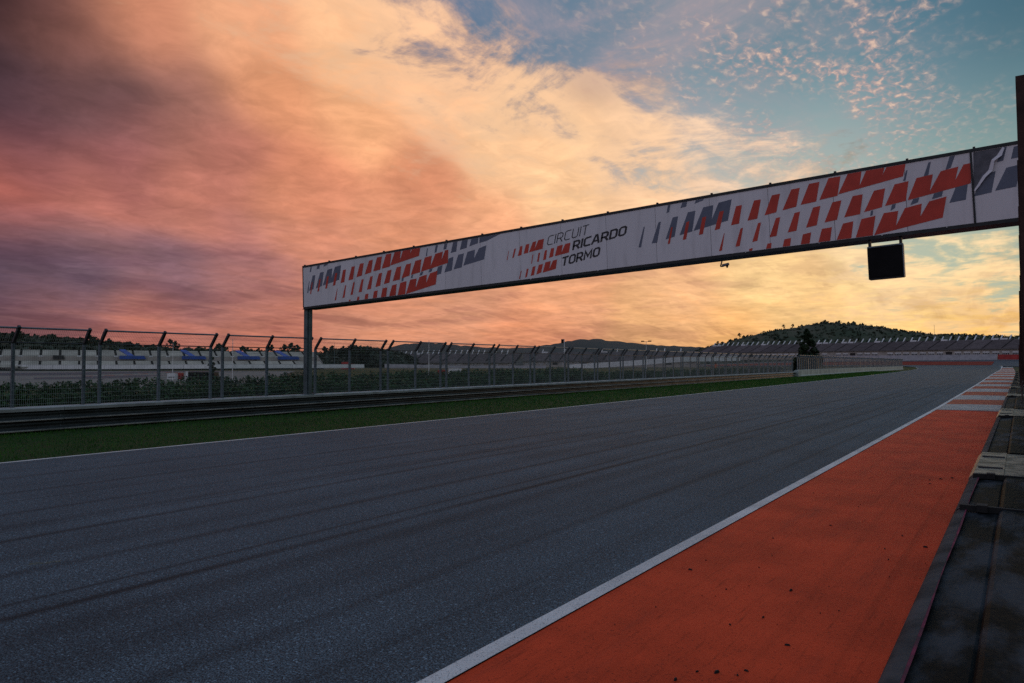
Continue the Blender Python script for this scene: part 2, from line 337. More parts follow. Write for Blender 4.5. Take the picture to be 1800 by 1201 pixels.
M['rail'] = material('rail', (.048, .064, .070), .5, .5, scale=2.2, metallic=.08, spec=.3, bump=.15, rnd=.15, stretch=(1, .4, 1))
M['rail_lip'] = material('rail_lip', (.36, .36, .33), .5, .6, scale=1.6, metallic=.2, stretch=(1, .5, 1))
M['concrete'] = material('concrete', (.36, .40, .40), .85, .35, scale=1.2, bump=.4, rnd=.10)
M['concrete_light'] = material('concrete_light', (.40, .46, .43), .8, .3, scale=.9, bump=.3, rnd=.08)
M['stand'] = material('stand', (.56, .55, .50), .9, .25, scale=.25, rnd=.08)
M['stand_dark'] = material('stand_dark', (.19, .175, .18), .9, .3, scale=.3, rnd=.16)
M['aisle'] = material('aisle', (.055, .055, .055), .9, .2, scale=.5)
M['white'] = material('white', (.80, .80, .80), .6, .2, scale=.6, rnd=.06)
M['white_wall'] = material('white_wall', (.44, .43, .46), .7, .25, scale=.4)
M['red_wall'] = material('red_wall', (.42, .03, .025), .6, .3, scale=.5)
M['blue'] = material('blue', (.018, .08, .38), .5, .3, scale=.4)
M['dark'] = material('dark', (.008, .008, .009), .6, .3, scale=3, spec=.12)
M['window'] = material('window', (.012, .013, .016), .35, .2, scale=2)
M['facade'] = material('facade', (.42, .38, .34), .85, .25, scale=.3, rnd=.1)
M['vinyl'] = material('vinyl', (.76, .73, .75), .45, .20, scale=1.6, rnd=.04, bump=.5, bscale=2.2, stretch=(2.2, 1, .35), mixlo=.45, mixhi=.8)
M['print_red'] = material('print_red', (.62, .045, .020), .45, .18, scale=2)
M['print_grey'] = material('print_grey', (.125, .145, .205), .45, .15, scale=2)
M['print_black'] = material('print_black', (.022, .022, .028), .45, .2, scale=3)
M['torn'] = material('torn', (.13, .13, .15), .7, .35, scale=4)
M['frame'] = material('frame', (.020, .024, .026), .5, .4, scale=4, metallic=.2)
M['gantry_post'] = material('gantry_post', (.11, .155, .165), .5, .4, scale=3, metallic=.2)
M['rubber'] = material('rubber', (.003, .004, .005), .6, scale=1.5, col2=(.040, .047, .057), bump=.5, bscale=16, rnd=.1, stretch=(1.6, .6, 1), spec=.03, mixlo=.46, mixhi=.64)
M['belt'] = material('belt', (.070, .072, .078), .8, .6, scale=3, bump=.4, spec=.08)
M['plate'] = material('plate', (.24, .20, .17), .45, spec=.3, scale=6.5, col2=(.03, .028, .027), metallic=.35, bump=.3, bscale=14)
M['pink'] = material('pink', (.20, .025, .065), .7, scale=5, col2=(.03, .03, .035), spec=.1)
M['rust'] = material('rust', (.050, .020, .014), .8, .6, scale=5, bump=.3, rnd=.2)
M['tread'] = material('tread', (.012, .012, .012), .8, .3, scale=30)
M['orange'] = material('orange', (.62, .14, .035), .6, .2, scale=2)
M['bark'] = material('bark', (.055, .042, .032), .95, .4, scale=6, bump=.5)
M['leaf_hedge'] = leaf_material('leaf_hedge', (.013, .048, .010), (.036, .082, .018), .30)
M['leaf_dark'] = leaf_material('leaf_dark', (.016, .034, .014), (.034, .055, .020), .25)
M['leaf_pine'] = leaf_material('leaf_pine', (.012, .028, .013), (.030, .046, .018), .2)
M['scrub'] = leaf_material('scrub', (.022, .040, .022), (.048, .058, .034), 0, .05)
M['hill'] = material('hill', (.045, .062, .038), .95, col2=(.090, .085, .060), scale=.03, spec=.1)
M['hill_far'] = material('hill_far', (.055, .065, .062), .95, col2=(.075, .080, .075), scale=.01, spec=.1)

# ------------------------------------------------------------------ ground, track, verge
def zt(x, y):
    if y < 1: return 0.0
    return (0.8*sstep(300, 475, y) + 4.2*sstep(478, 620, y)) * sstep(-.46, -.16, x/y)
XL = [(-40,-19.95),(26,-19.97),(58,-20.6),(88,-21.5),(150,-23.6),(210,-26.2),(267,-29.2),(330,-33.5),(400,-42)]
XR = [(-40,-3.58),(43,-3.58),(100,-4.0),(183,-4.9),(300,-5.85),(400,-7.0)]
XB = [(-40,-26.6),(0,-27.55),(10,-27.85),(20,-28.2),(35,-28.7),(60,-29.6),(85,-30.4),(134,-31.6),(200,-33.0),(290,-34.9)]
def smooth(tab, y): return sum(lerp(tab, y+dy)*w for dy, w in ((-9,.15),(-4,.2),(0,.3),(4,.2),(9,.15)))
xl = lambda y: smooth(XL, y)
xr = lambda y: smooth(XR, y)
xb = lambda y: smooth(XB, y)

def ground_sheet():
    xs = [-9000,-5000,-2500,-1500,-1000]+[-800+25*i for i in range(60)]+[900,1500,2500,5000,9000]
    ys = [-3000,-800,-200]+[-100+20*i for i in range(60)]+[1200,1500,2200,3500,6000,12000]
    b = MB(); b.v = [(x, y, zt(x, y)-.32) for y in ys for x in xs]; w = len(xs)
    b.f = [(j*w+i, j*w+i+1, j*w+w+i+1, j*w+w+i) for j in range(len(ys)-1) for i in range(w-1)]
    struct(b.build('ground', M['terrain']))
ground_sheet()
def ribbon(name, left, right, dz, mat, cols=6, parent=None):
    "a draped sheet between two polylines of equal length"
    b = MB()
    for (ax, ay), (bx, by) in zip(left, right):
        for c in range(cols+1):
            t = c/cols; x, y = ax+(bx-ax)*t, ay+(by-ay)*t; b.v.append((x, y, zt(x, y)+dz))
    w = cols+1
    b.f = [(j*w+i, j*w+i+1, j*w+w+i+1, j*w+w+i) for j in range(len(left)-1) for i in range(cols)]
    return b.build(name, mat, parent)
ys = [-30+5*i for i in range(85)]                        # to y = 390
turnL = [(-48,418),(-62,432),(-85,440),(-120,444),(-180,444)]
turnR = [(-7.4,430),(-9,455),(-16,468),(-60,477),(-180,484)]
EL = [(xl(y), y) for y in ys]+turnL; ER = [(xr(y), y) for y in ys]+turnR
struct(ribbon('race_track', EL, ER, 0.0, M['asphalt'], 10))
struct(ribbon('edge_line', [(x-.14, y) for x, y in EL[:-5]], [(x+.01, y) for x, y in EL[:-5]], .005, M['line'], 1))
def inward(P, w):
    out = []
    for i, (x, y) in enumerate(P):
        a = P[max(0, i-1)]; c = P[min(len(P)-1, i+1)]; tx, ty = c[0]-a[0], c[1]-a[1]; l = math.hypot(tx, ty)
        out.append((x-ty/l*w, y+tx/l*w))
    return out
lw = [(0.17 if i < len(ys)-6 else .45) for i in range(len(ER))]
inn = [(p[0]+(q[0]-p[0])*w, p[1]+(q[1]-p[1])*w) for p, q, w in zip(ER, inward(ER, 1.0), lw)]
struct(ribbon('edge_line', inn, ER, .005, M['line'], 1))
struct(ribbon('verge', [(xb(y)-.9, y) for y in ys if y <= 300], [(xl(y)-.10, y) for y in ys if y <= 300], -.012, M['soil'], 8))
struct(ribbon('infield_verge', [(xb(y)-60, y) for y in ys if y > 290], [(xl(y)-.10, y) for y in ys if y > 290], -.03, M['soil'], 8))
WX = -.50                                               # face of the pit wall
Y1 = 43.0
ya = [y for y in ys if y < Y1]+[Y1]
struct(ribbon('red_run_off', [(xr(y)+.0, y) for y in ya], [(WX+.02, y) for y in ya], -.008, M['red_paint'], 4))
kerb = struct(link('kerb', None, None, (0, Y1, 0)))
edges = [Y1, 49, 55.5, 63, 71, 79.5, 88, 97, 107, 118, 130, 143, 157, 172, 188, 205, 223, 242, 262, 283, 305, 330, 358, 390]
wall_x = lambda y: WX-.0000125*max(0, y-30)**2*1.6
for i, (a, b) in enumerate(zip(edges, edges[1:])):
    n = 3; st = [a+(b-a)*k/n for k in range(n+1)]
    bb = MB()
    for k in range(n):
        y0, y1 = st[k], st[k+1]
        L0, L1, R0, R1 = xr(y0)+.01, xr(y1)+.01, wall_x(y0)+.02, wall_x(y1)+.02
        m0, m1 = L0+1.1, L1+1.1
        z0, z1 = zt(0, y0), zt(0, y1)
        bb.poly([(L0,y0,z0+.004),(m0,y0,z0+.035),(m1,y1,z1+.035),(L1,y1,z1+.004)])
        bb.poly([(m0,y0,z0+.035),(R0,y0,z0+.04),(R1,y1,z1+.04),(m1,y1,z1+.035)])
    bb.poly([(xr(a)+.01,a,zt(0,a)-.05),(wall_x(a),a,zt(0,a)-.05),(wall_x(a),a,zt(0,a)+.04),(xr(a)+1.11,a,zt(0,a)+.035),(xr(a)+.01,a,zt(0,a)+.004)])
    bb.build('kerb_stripe', M['kerb_white'] if i % 2 == 0 else M['kerb_red'], kerb)
# pit side behind the wall
struct(ribbon('pit_lane', [(.6, y) for y in ys], [(16, y) for y in ys], -.01, M['asphalt_far'], 3))
# run-off beyond the first corner
far_y = [430+10*i for i in range(20)]
struct(ribbon('run_off_apron', [(-330, y) for y in far_y], [(70, y) for y in far_y], -.06, M['asphalt_far'], 40))
def patch(name, x0, x1, y0, y1, dz, mat, nx=20, ny=6):
    b = MB(); w = nx+1
    b.v = [(x0+(x1-x0)*i/nx, y0+(y1-y0)*j/ny, 0) for j in range(ny+1) for i in range(nx+1)]
    b.v = [(x, y, zt(x, y)+dz) for x, y, _ in b.v]
    b.f = [(j*w+i, j*w+i+1, j*w+w+i+1, j*w+w+i) for j in range(ny) for i in range(nx)]
    return struct(b.build(name, mat))
patch('painted_run_off', -190, -14, 500, 556, .05, M['far_red'], 30, 10)
# faded paint at the grid, lower left
for k, (ax, ay, bx, by, w, mt) in enumerate([(-9.72,3.80,-9.55,4.10,.10,'faded_yellow'),(-9.45,4.20,-9.2,4.30,.07,'faded'),(-9.12,4.31,-8.75,4.31,.07,'faded'),(-8.62,4.29,-8.35,4.28,.10,'faded'),(-8.2,4.28,-7.85,4.26,.10,'faded'),(-7.6,4.26,-7.3,4.22,.12,'faded'),(-7.16,4.02,-7.06,3.6,.10,'faded')]):
    d = Vector((bx-ax, by-ay)).normalized(); n = Vector((-d.y, d.x))*w/2
    b = MB().poly([(ax-n.x, ay-n.y, .005), (bx-n.x, by-n.y, .005), (bx+n.x, by+n.y, .005), (ax+n.x, ay+n.y, .005)])
    struct(b.build('grid_marking', M[mt]))
# rubber crumbs on the red strip
b = MB()
for i in range(130):
    y = 4+38*random.random()**1.6; x = random.uniform(xr(y)+.35, WX-.05); r = random.choice([.004, .004, .005, .006, .009, .014]) * random.uniform(.7, 1.2)
    a = random.uniform(0, 3.14); l = r*random.uniform(1.2, 2.8); ca, sa = math.cos(a), math.sin(a)
    pts = [(x+ca*l*px-sa*r*py, y+sa*l*px+ca*r*py) for px, py in ((-1,-.3),(-.2,-.8),(.9,-.4),(1,.4),(.1,.7),(-.8,.5))]
    lo, hi = -.007, r*.7
    n = len(b.v); b.v += [(p, q, lo) for p, q in pts]+[(x+(p-x)*.6, y+(q-y)*.6, hi) for p, q in pts]
    b.f += [(n+j, n+(j+1) % 6, n+6+(j+1) % 6, n+6+j) for j in range(6)]+[tuple(n+6+j for j in range(6))]
tag(b.build('rubber_crumbs', M['tread']), 'black tyre rubber crumbs scattered over the red run-off strip', 'rubber', kind='stuff')
# grass of the verge
b = MB()
for i in range(90000):
    y = -8+ (random.random()**2.1)*230; x0, x1 = xb(y)+.05, xl(y)-.16+abs(random.gauss(0, .05)); u = random.random(); x = x0+(x1-x0)*u
    h = random.uniform(.03, .085)*(1.3 if u < .12 else 1)*(1+y/160); w = .006*(1+y/28); a = random.uniform(0, 6.28)
    lx, ly = random.gauss(0, .4)*h, random.gauss(0, .4)*h; cx_, cy_ = math.cos(a)*w, math.sin(a)*w
    n = len(b.v); b.v += [(x-cx_, y-cy_, -.015), (x+cx_, y+cy_, -.015), (x+lx, y+ly, h)]; b.f.append((n, n+1, n+2))
tag(b.build('verge_grass', M['grass']), 'short dark green grass verge between the track and the guard rail', 'grass', kind='stuff')

# ------------------------------------------------------------------ start gantry
GA = R(2.165); GO = Vector((-28.60, 23.05, 5.119))
eu = Vector((math.cos(GA), 0, math.sin(GA))); ev = Vector((-math.sin(GA), 0, math.cos(GA))); en = Vector((0, -1, 0))
def gp(u, v, n=0.0): return GO+eu*u+ev*v+en*n
g_root = thing('start_gantry', 'white banner gantry with red and grey slanted stripes spanning the race track', 'gantry', (-28.4, 23.3, 0))
def gbox(u0, u1, v0, v1, n0, n1, b=None):
    b = b or MB(); n = len(b.v)
    b.v += [tuple(gp(u, v, w)) for w in (n0, n1) for u, v in ((u0, v0), (u1, v0), (u1, v1), (u0, v1))]
    b.f += [tuple(n+i for i in q) for q in ((3,2,1,0),(4,5,6,7),(0,1,5,4),(1,2,6,5),(2,3,7,6),(3,0,4,7))]; return b
seams = [0.0, 1.78, 3.6, 5.4, 7.2, 9.05, 10.93, 12.83, 14.70, 16.59, 18.49, 20.40, 22.28, 24.17, 26.07, 27.67, 29.55]
for a, c in zip(seams, seams[1:]):
    pn = gbox(a+.006, c-.006, .0, 1.93, -.03, 0).build('banner_panel', M['vinyl'], g_root)
gbox(-.05, 29.6, 1.935, 2.02, -.12, .02).build('top_rail', M['frame'], g_root)
gbox(-.03, 29.6, -.10, -.006, -.75, .012).build('bottom_beam', M['frame'], g_root)
gbox(-.05, -.004, .0, 1.93, -.5, .012).build('end_plate', M['frame'], g_root)
gbox(0, 29.6, .0, 1.9, -.68, -.64).build('rear_panel', M['vinyl'], g_root)
for k in range(17):                                     # frame ribs between front and rear skins, with the bolts that show on top
    u = seams[k]; gbox(u-.04 if k else .02, u+.04, .02, 1.9, -.62, -.04).build('frame_rib', M['frame'], g_root)
    gbox(u+.05, u+.11, 2.021, 2.07, -.08, .0).build('top_bolt', M['frame'], g_root)
for u in (13.3, 14.6, 16.2, 21.5, 23.7, 25.4, 27.0): gbox(u, u+.03, -.03, -.01, .0125, .03).build('light_dot', M['white'], g_root)
LEDGE_Z = .861
# left leg: a pair of square columns
zt_l = gp(0, 0).z-.10
cb = MB().box((-28.62, 23.08, LEDGE_Z), (-28.36, 23.36, zt_l-.02)); cb.build('column', M['gantry_post'], g_root)
cb = MB().box((-28.34, 23.14, LEDGE_Z), (-28.28, 23.32, zt_l-.012)); cb.build('column', M['gantry_post'], g_root)
MB().box((-28.64, 22.98, zt_l-.02), (-28.2, 23.46, zt_l-.002)).build('cap_plate', M['frame'], g_root)
MB().box((.62, 23.06, -.2), (.95, 23.4, gp(29.4, 0).z-.12)).build('column', M['gantry_post'], g_root)
MB().box((-28.70, 23.0, LEDGE_Z), (-28.26, 23.46, LEDGE_Z+.03)).build('base_plate', M['steel_post'], g_root)
# printed graphics
G = [[(18.05,1.31),(18.09,1.3),(17.92,0.61),(17.82,0.62)],[(18.6,1.38),(18.69,1.39),(18.52,0.69),(18.32,0.69)],[(19.12,1.47),(19.31,1.48),(19.16,0.81),(18.83,0.76)],[(19.66,1.56),(19.92,1.57),(19.78,0.9),(19.33,0.83)],[(20.19,1.64),(20.53,1.66),(20.46,1.2),(20.71,1.71),(21.14,1.75),(20.99,1.08),(19.83,0.91)],[(18.97,1.92),(19.06,1.92),(19.0,1.67),(18.9,1.65)],[(19.48,1.92),(19.65,1.92),(19.61,1.76),(19.4,1.74)],[(19.95,1.92),(20.23,1.92),(20.2,1.87),(19.9,1.81)]]
R1 = [[(19.05,1.14),(19.11,1.15),(18.98,0.6),(18.9,0.59)],[(19.59,1.23),(19.7,1.26),(19.56,0.67),(19.44,0.66)],[(20.15,1.31),(20.28,1.32),(20.14,0.76),(20.0,0.75)],[(20.73,1.41),(20.87,1.42),(20.71,0.85),(20.54,0.83)],[(21.27,1.5),(21.46,1.51),(21.34,0.93),(21.08,0.91)],[(21.85,1.59),(22.06,1.59),(21.92,1.0),(21.61,0.98)],[(22.4,1.66),(22.65,1.67),(22.51,1.11),(22.15,1.07)],[(22.99,1.74),(23.24,1.75),(23.11,1.19),(22.7,1.14)],[(23.51,1.82),(23.81,1.83),(23.69,1.25),(23.24,1.22)],[(24.07,1.89),(24.4,1.89),(24.29,1.32),(23.78,1.28)],[(24.31,1.36),(24.6,1.92),(24.97,1.92),(24.9,1.51),(25.09,1.92),(25.57,1.92),(25.52,1.72),(25.62,1.92),(26.11,1.92),(26.03,1.58)]]
R2 = [[(20.84,0.68),(20.86,0.69),(20.75,0.14),(20.65,0.12)],[(21.38,0.76),(21.46,0.78),(21.33,0.21),(21.19,0.2)],[(21.94,0.86),(22.03,0.86),(21.89,0.3),(21.73,0.28)],[(22.49,0.93),(22.62,0.94),(22.48,0.37),(22.27,0.36)],[(23.05,1.0),(23.21,1.02),(23.08,0.45),(22.82,0.43)],[(23.59,1.08),(23.8,1.1),(23.67,0.53),(23.36,0.5)],[(24.14,1.15),(24.39,1.17),(24.24,0.61),(23.89,0.58)],[(24.7,1.24),(24.97,1.25),(24.87,0.68),(24.44,0.65)],[(25.27,1.3),(25.56,1.32),(25.45,0.79),(24.98,0.72)],[(25.81,1.39),(26.16,1.42),(26.06,0.87),(25.53,0.81)],[(26.11,0.88),(26.36,1.47),(26.76,1.5),(26.66,1.04),(26.95,1.55),(27.37,1.6),(27.28,1.24),(27.49,1.63),(27.67,1.64),(27.63,1.09)]]
R3 = [[(21.62,0.07),(21.73,0.09),(21.72,0.01),(21.62,0.01)],[(22.2,0.17),(22.32,0.17),(22.3,0.01),(22.14,0.01)],[(22.71,0.23),(22.91,0.25),(22.87,0.01),(22.65,0.01)],[(23.26,0.31),(23.5,0.34),(23.44,0.01),(23.18,0.01)],[(23.81,0.4),(24.09,0.41),(24.02,0.01),(23.69,0.01)],[(24.4,0.47),(24.68,0.5),(24.6,0.01),(24.2,0.01)],[(24.9,0.53),(25.27,0.57),(25.17,0.01),(24.72,0.01)],[(25.21,0.01),(25.49,0.61),(25.86,0.62),(25.78,0.2),(26.03,0.67),(26.45,0.73),(26.4,0.38),(26.63,0.76),(27.05,0.83),(26.93,0.26)]]
GE = [[(25.16,0.73),(25.22,0.74),(25.2,0.6),(25.13,0.58)],[(25.71,0.82),(25.81,0.83),(25.78,0.71),(25.66,0.65)],[(26.24,0.89),(26.4,0.91),(26.36,0.78),(26.17,0.73)],[(26.76,0.96),(26.98,1.0),(26.94,0.85),(26.7,0.81)],[(27.28,1.05),(27.56,1.08),(27.49,0.66),(27.11,0.64)],[(27.9,1.29),(28.2,1.31),(28.08,0.76),(27.68,0.72)],[(28.44,1.36),(28.74,1.39),(28.63,0.82),(28.16,0.79)],[(28.95,1.43),(29.32,1.5),(29.2,.95),(28.7,.86)],[(26.11,1.73),(26.15,1.74),(26.09,1.46),(26.02,1.44)],[(26.67,1.85),(26.73,1.86),(26.65,1.5),(26.53,1.47)],[(27.18,1.92),(27.31,1.92),(27.19,1.6),(27.06,1.56)],[(28.4,1.92),(28.48,1.92),(28.38,1.56),(28.23,1.54)],[(28.63,1.88),(28.8,1.9),(28.74,1.58),(28.55,1.57)]]
GL = [[(6.58,0.73),(6.7,0.77),(6.65,0.6),(6.54,0.59)],[(7.14,0.78),(7.26,0.82),(7.19,0.68),(7.1,0.67)],[(7.68,0.86),(7.84,0.88),(7.76,0.74),(7.6,0.73)],[(8.19,0.94),(8.36,0.96),(8.3,0.83),(8.11,0.81)],[(8.66,0.99),(8.91,1.03),(8.82,0.68),(8.51,0.64)],[(9.26,1.27),(9.51,1.31),(9.41,0.75),(9.0,0.71)],[(9.77,1.36),(10.07,1.38),(9.94,0.82),(9.5,0.78)],[(10.26,1.42),(10.65,1.46),(10.59,1.11),(10.86,1.49),(11.23,1.56),(11.1,1.01),(10.02,0.88)],[(8.07,1.84),(8.12,1.84),(8.06,1.52),(7.99,1.51)],[(8.56,1.91),(8.69,1.91),(8.6,1.62),(8.48,1.6)],[(9.04,1.92),(9.21,1.92),(9.14,1.68),(8.98,1.68)],[(9.52,1.92),(9.75,1.92),(9.67,1.51),(9.37,1.48)],[(9.99,1.92),(10.29,1.92),(10.22,1.59),(9.86,1.55)],[(10.48,1.92),(10.84,1.92),(10.8,1.7),(10.36,1.63)],[(10.9,1.92),(11.94,1.92),(11.25,1.74),(10.87,1.7)]]
L1 = [[(12.31,1.2),(12.33,1.21),(12.24,0.85),(12.2,0.85)],[(12.58,1.24),(12.66,1.25),(12.55,0.91),(12.47,0.89)],[(12.86,1.3),(12.97,1.31),(12.91,0.96),(12.73,0.94)],[(13.13,1.34),(13.29,1.35),(13.22,1.01),(13.01,0.99)],[(13.45,1.39),(13.61,1.41),(13.53,1.12),(13.7,1.43),(13.96,1.45),(13.88,1.08),(13.26,1.02)]]
L2 = [[(13.42,0.91),(13.46,0.92),(13.38,0.58),(13.34,0.57)],[(13.69,0.94),(13.77,0.95),(13.69,0.61),(13.61,0.61)],[(13.98,1.0),(14.08,1.01),(14.02,0.66),(13.88,0.64)],[(14.26,1.04),(14.4,1.05),(14.34,0.73),(14.15,0.69)],[(14.54,1.09),(14.78,1.12),(14.7,0.82),(14.88,1.13),(15.11,1.15),(15.03,0.79),(14.41,0.73)]]
L3 = [[(12.86,0.34),(12.9,0.36),(12.8,0.05),(12.75,0.04)],[(13.13,0.39),(13.22,0.4),(13.13,0.09),(13.04,0.06)],[(13.41,0.44),(13.54,0.46),(13.46,0.13),(13.3,0.1)],[(13.69,0.49),(13.88,0.5),(13.78,0.18),(13.56,0.13)],[(13.99,0.55),(14.23,0.57),(14.15,0.27),(14.32,0.57),(14.51,0.6),(14.44,0.25),(13.85,0.17)]]
def tri_poly(b, pts, n):
    b.poly([gp(u, v, n) for u, v in pts])
def printed(name, polys, mat, n, shift=0.0):
    for p in polys:
        b = MB(); tri_poly(b, [(u+shift, v) for u, v in p], n); b.build(name, M[mat], g_root)
SH = -18.42
for sh in (0.0, SH):
    printed('grey_stripe', G[:5] if sh == 0 else G[2:5], 'print_grey', .003, sh); printed('grey_stripe', G[5:], 'print_grey', .003, sh)
    for rr in (R1, R2, R3): printed('red_stripe', rr, 'print_red', .006, sh)
printed('grey_stripe', GE[:8], 'print_grey', .003); printed('grey_stripe', GE[8:], 'print_grey', .003)
printed('grey_stripe', GL[:8], 'print_grey', .003); printed('grey_stripe', GL[8:], 'print_grey', .003)
for rr in (L1, L2, L3): printed('logo_stripe', rr, 'print_red', .004)
printed('grey_stripe', [[(.42,1.22),(.46,1.23),(.36,.66),(.27,.66)]], 'print_grey', .003)
# lettering drawn as strokes
K = .16
GLY = {'C': (.62, [[(.62,1),(K,1),(0,1-K),(0,K),(K,0),(.62,0)]]), 'I': (.0, [[(0,0),(0,1)]]),
       'R': (.64, [[(0,0),(0,1),(.62-K,1),(.62,1-K),(.62,.42+K*.8),(.62-K*.8,.42),(0,.42)], [(.34,.42),(.64,0)]]),
       'U': (.64, [[(0,1),(0,K),(K,0),(.64-K,0),(.64,K),(.64,1)]]), 'T': (.62, [[(0,1),(.62,1)], [(.31,1),(.31,0)]]),
       'A': (.72, [[(0,0),(.30,1),(.44,1),(.72,0)], [(.12,.28),(.61,.28)]]), 'D': (.66, [[(0,0),(0,1),(.66-K,1),(.66,1-K),(.66,K),(.66-K,0),(0,0)]]),
       'O': (.66, [[(K,0),(0,K),(0,1-K),(K,1),(.66-K,1),(.66,1-K),(.66,K),(.66-K,0),(K,0)]]), 'M': (.82, [[(0,0),(.02,1),(.41,.30),(.80,1),(.82,0)]])}
def stroke(b, pts, w, put, n):
    P = [Vector(p) for p in pts]; closed = (P[0]-P[-1]).length < 1e-6
    if closed: P = P[:-1]
    m = len(P); A, B = [], []
    for i in range(m):
        p = P[i]; a = P[i-1] if (closed or i) else None; c = P[(i+1) % m] if (closed or i < m-1) else None
        d1 = (p-a).normalized() if a is not None else (c-p).normalized(); d2 = (c-p).normalized() if c is not None else d1
        n1, n2 = Vector((-d1.y, d1.x)), Vector((-d2.y, d2.x)); bis = (n1+n2).normalized(); k = min(2.2, 1/max(.2, bis.dot(n1)))
        e = Vector((0, 0))
        if a is None: e = -d2*w*.45
        if c is None: e = d1*w*.45
        if (a is None or c is None): e = e if abs((d2 if a is None else d1).x) > .9 else e
        A.append(p+e+bis*k*w/2); B.append(p+e-bis*k*w/2)
    rng = range(m if closed else m-1)
    for i in rng:
        j = (i+1) % m; b.poly([gp(*put(q), n) for q in (B[i], B[j], A[j], A[i])])
def word(txt, start, end, cap, w, gap):
    b = MB(); total = sum(GLY[c][0] for c in txt)+gap*(len(txt)-1)
    s, e = Vector(start), Vector(end); k = (e-s).length/total; e1 = (e-s)/total; e2 = Vector(cap); x = 0
    for ch in txt:
        wd, strokes = GLY[ch]
        for si, st in enumerate(strokes):
            sh = w/2; put = lambda q, x=x: tuple(s+e1*(x+q.x)+e2*(sh+q.y*(1-2*sh)))
            stroke(b, st, w, put, .004+.0015*si)
        x += wd+gap
    return b.build('lettering', M['print_black'], g_root)
word('CIRCUIT', (14.09,1.165), (15.82,1.36), (.09,.36), .10, .26)
word('RICARDO', (15.20,.845), (17.32,1.105), (.085,.36), .22, .30)
word('TORMO', (14.70,.305), (16.24,.495), (.085,.36), .22, .30)
# torn vinyl at the right end, with its curled edge
tri = MB(); tri.poly([gp(27.73,1.92,.002), gp(27.68,.86,.002), gp(27.78,.97,.002), gp(28.39,1.92,.002)]); tri.build('torn_backing', M['torn'], g_root)
cur = MB(); pr = [(27.70,.88,.02),(27.80,1.02,.05),(27.92,1.22,.10),(28.06,1.36,.14),(28.14,1.62,.09),(28.27,1.72,.16),(28.40,1.92,.05)]
for (a, b_) in zip(pr, pr[1:]):
    cur.poly([gp(a[0]-.015,a[1]+.01,.008), gp(b_[0]-.015,b_[1]+.01,.008), gp(b_[0]+b_[2]*.55,b_[1]-.04,.03+b_[2]*.5), gp(a[0]+a[2]*.55,a[1]-.04,.03+a[2]*.5)])
cur.build('torn_flap', M['vinyl'], g_root)
gbox(27.645, 27.695, .0, 1.94, .008, .03).build('seam_strip', M['frame'], g_root)
# black signal panel hanging under the beam
p0 = gp(25.45, -.22)
sp = thing('signal_panel', 'square black light panel hanging from brackets under the banner gantry', 'signal', tuple(p0))
gbox(25.02, 25.90, -1.24, -.34, -.22, -.06).build('housing', M['dark'], sp)
gbox(25.0, 25.92, -.34, -.30, -.24, -.04).build('top_frame', M['steel_post'], sp)
gbox(25.9, 25.925, -1.25, -.34, -.24, -.04).build('side_frame', M['steel_post'], sp)
gbox(24.995, 25.02, -1.25, -.34, -.24, -.04).build('side_frame', M['frame'], sp)
gbox(25.02, 25.9, -1.265, -1.24, -.24, -.04).build('bottom_frame', M['frame'], sp)
gbox(25.08, 25.84, -1.18, -.42, -.06, -.052).build('screen', M['dark'], sp)
for u in (25.06, 25.86): gbox(u-.035, u+.035, -.30, -.10, -.2, -.08).build('bracket', M['frame'], sp)
# small camera on a bent arm under the beam
p0 = gp(20.66, -.2); cc = thing('surveillance_camera', 'small surveillance camera on a bent arm under the gantry beam', 'camera', tuple(p0))
MB().bar(gp(20.70,-.19,-.1), gp(20.64,-.36,-.1), .022, 6).bar(gp(20.64,-.36,-.1), gp(20.74,-.37,-.1), .022, 6).build('arm', M['frame'], cc)
MB().bar(gp(20.70,-.34,-.1), gp(20.92,-.31,-.1), .045, 8).build('housing', M['steel'], cc)
MB().bar(gp(20.86,-.34,-.1), gp(20.86,-.43,-.1), .05, 8, .02).build('dome', M['dark'], cc)

# ------------------------------------------------------------------ guard rail, ledge and catch fence on the left
PERIOD, SPAN, GAP = 5.27, 4.69, .58
LEDGE = .86
ledge = thing('ledge_wall', 'low concrete ledge carrying the catch fence behind the guard rail', 'wall', (xb(0), 0, 0))
yy = -12.0
while yy < 128:
    y1 = yy+6.0; st = [yy+.01, yy+2, yy+4, y1-.01]
    MB().sweep(lambda y: [(xb(y)-.34,y,-.3),(xb(y)-.34,y,LEDGE-.15),(xb(y)+.05,y,LEDGE-.13),(xb(y)+.06,y,LEDGE-.03),(xb(y)+.03,y,LEDGE),(xb(y)-.80,y,LEDGE),(xb(y)-.80,y,-.3)], st, True, True).build('ledge_block', M['concrete'], ledge)
    yy = y1
rail = thing('guard_rail', 'double steel guard rail running along the far grass verge', 'guard rail', (xb(0)+.1, 0, 0))
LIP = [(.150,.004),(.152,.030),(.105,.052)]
PROF = [(.02,-.01),(.10,.0),(.135,.018),(.135,.032),(.06,.085),(.02,.12),(.02,.18),(.075,.215),(.075,.25),(.045,.285),(0,.31)]
yy = -12.0
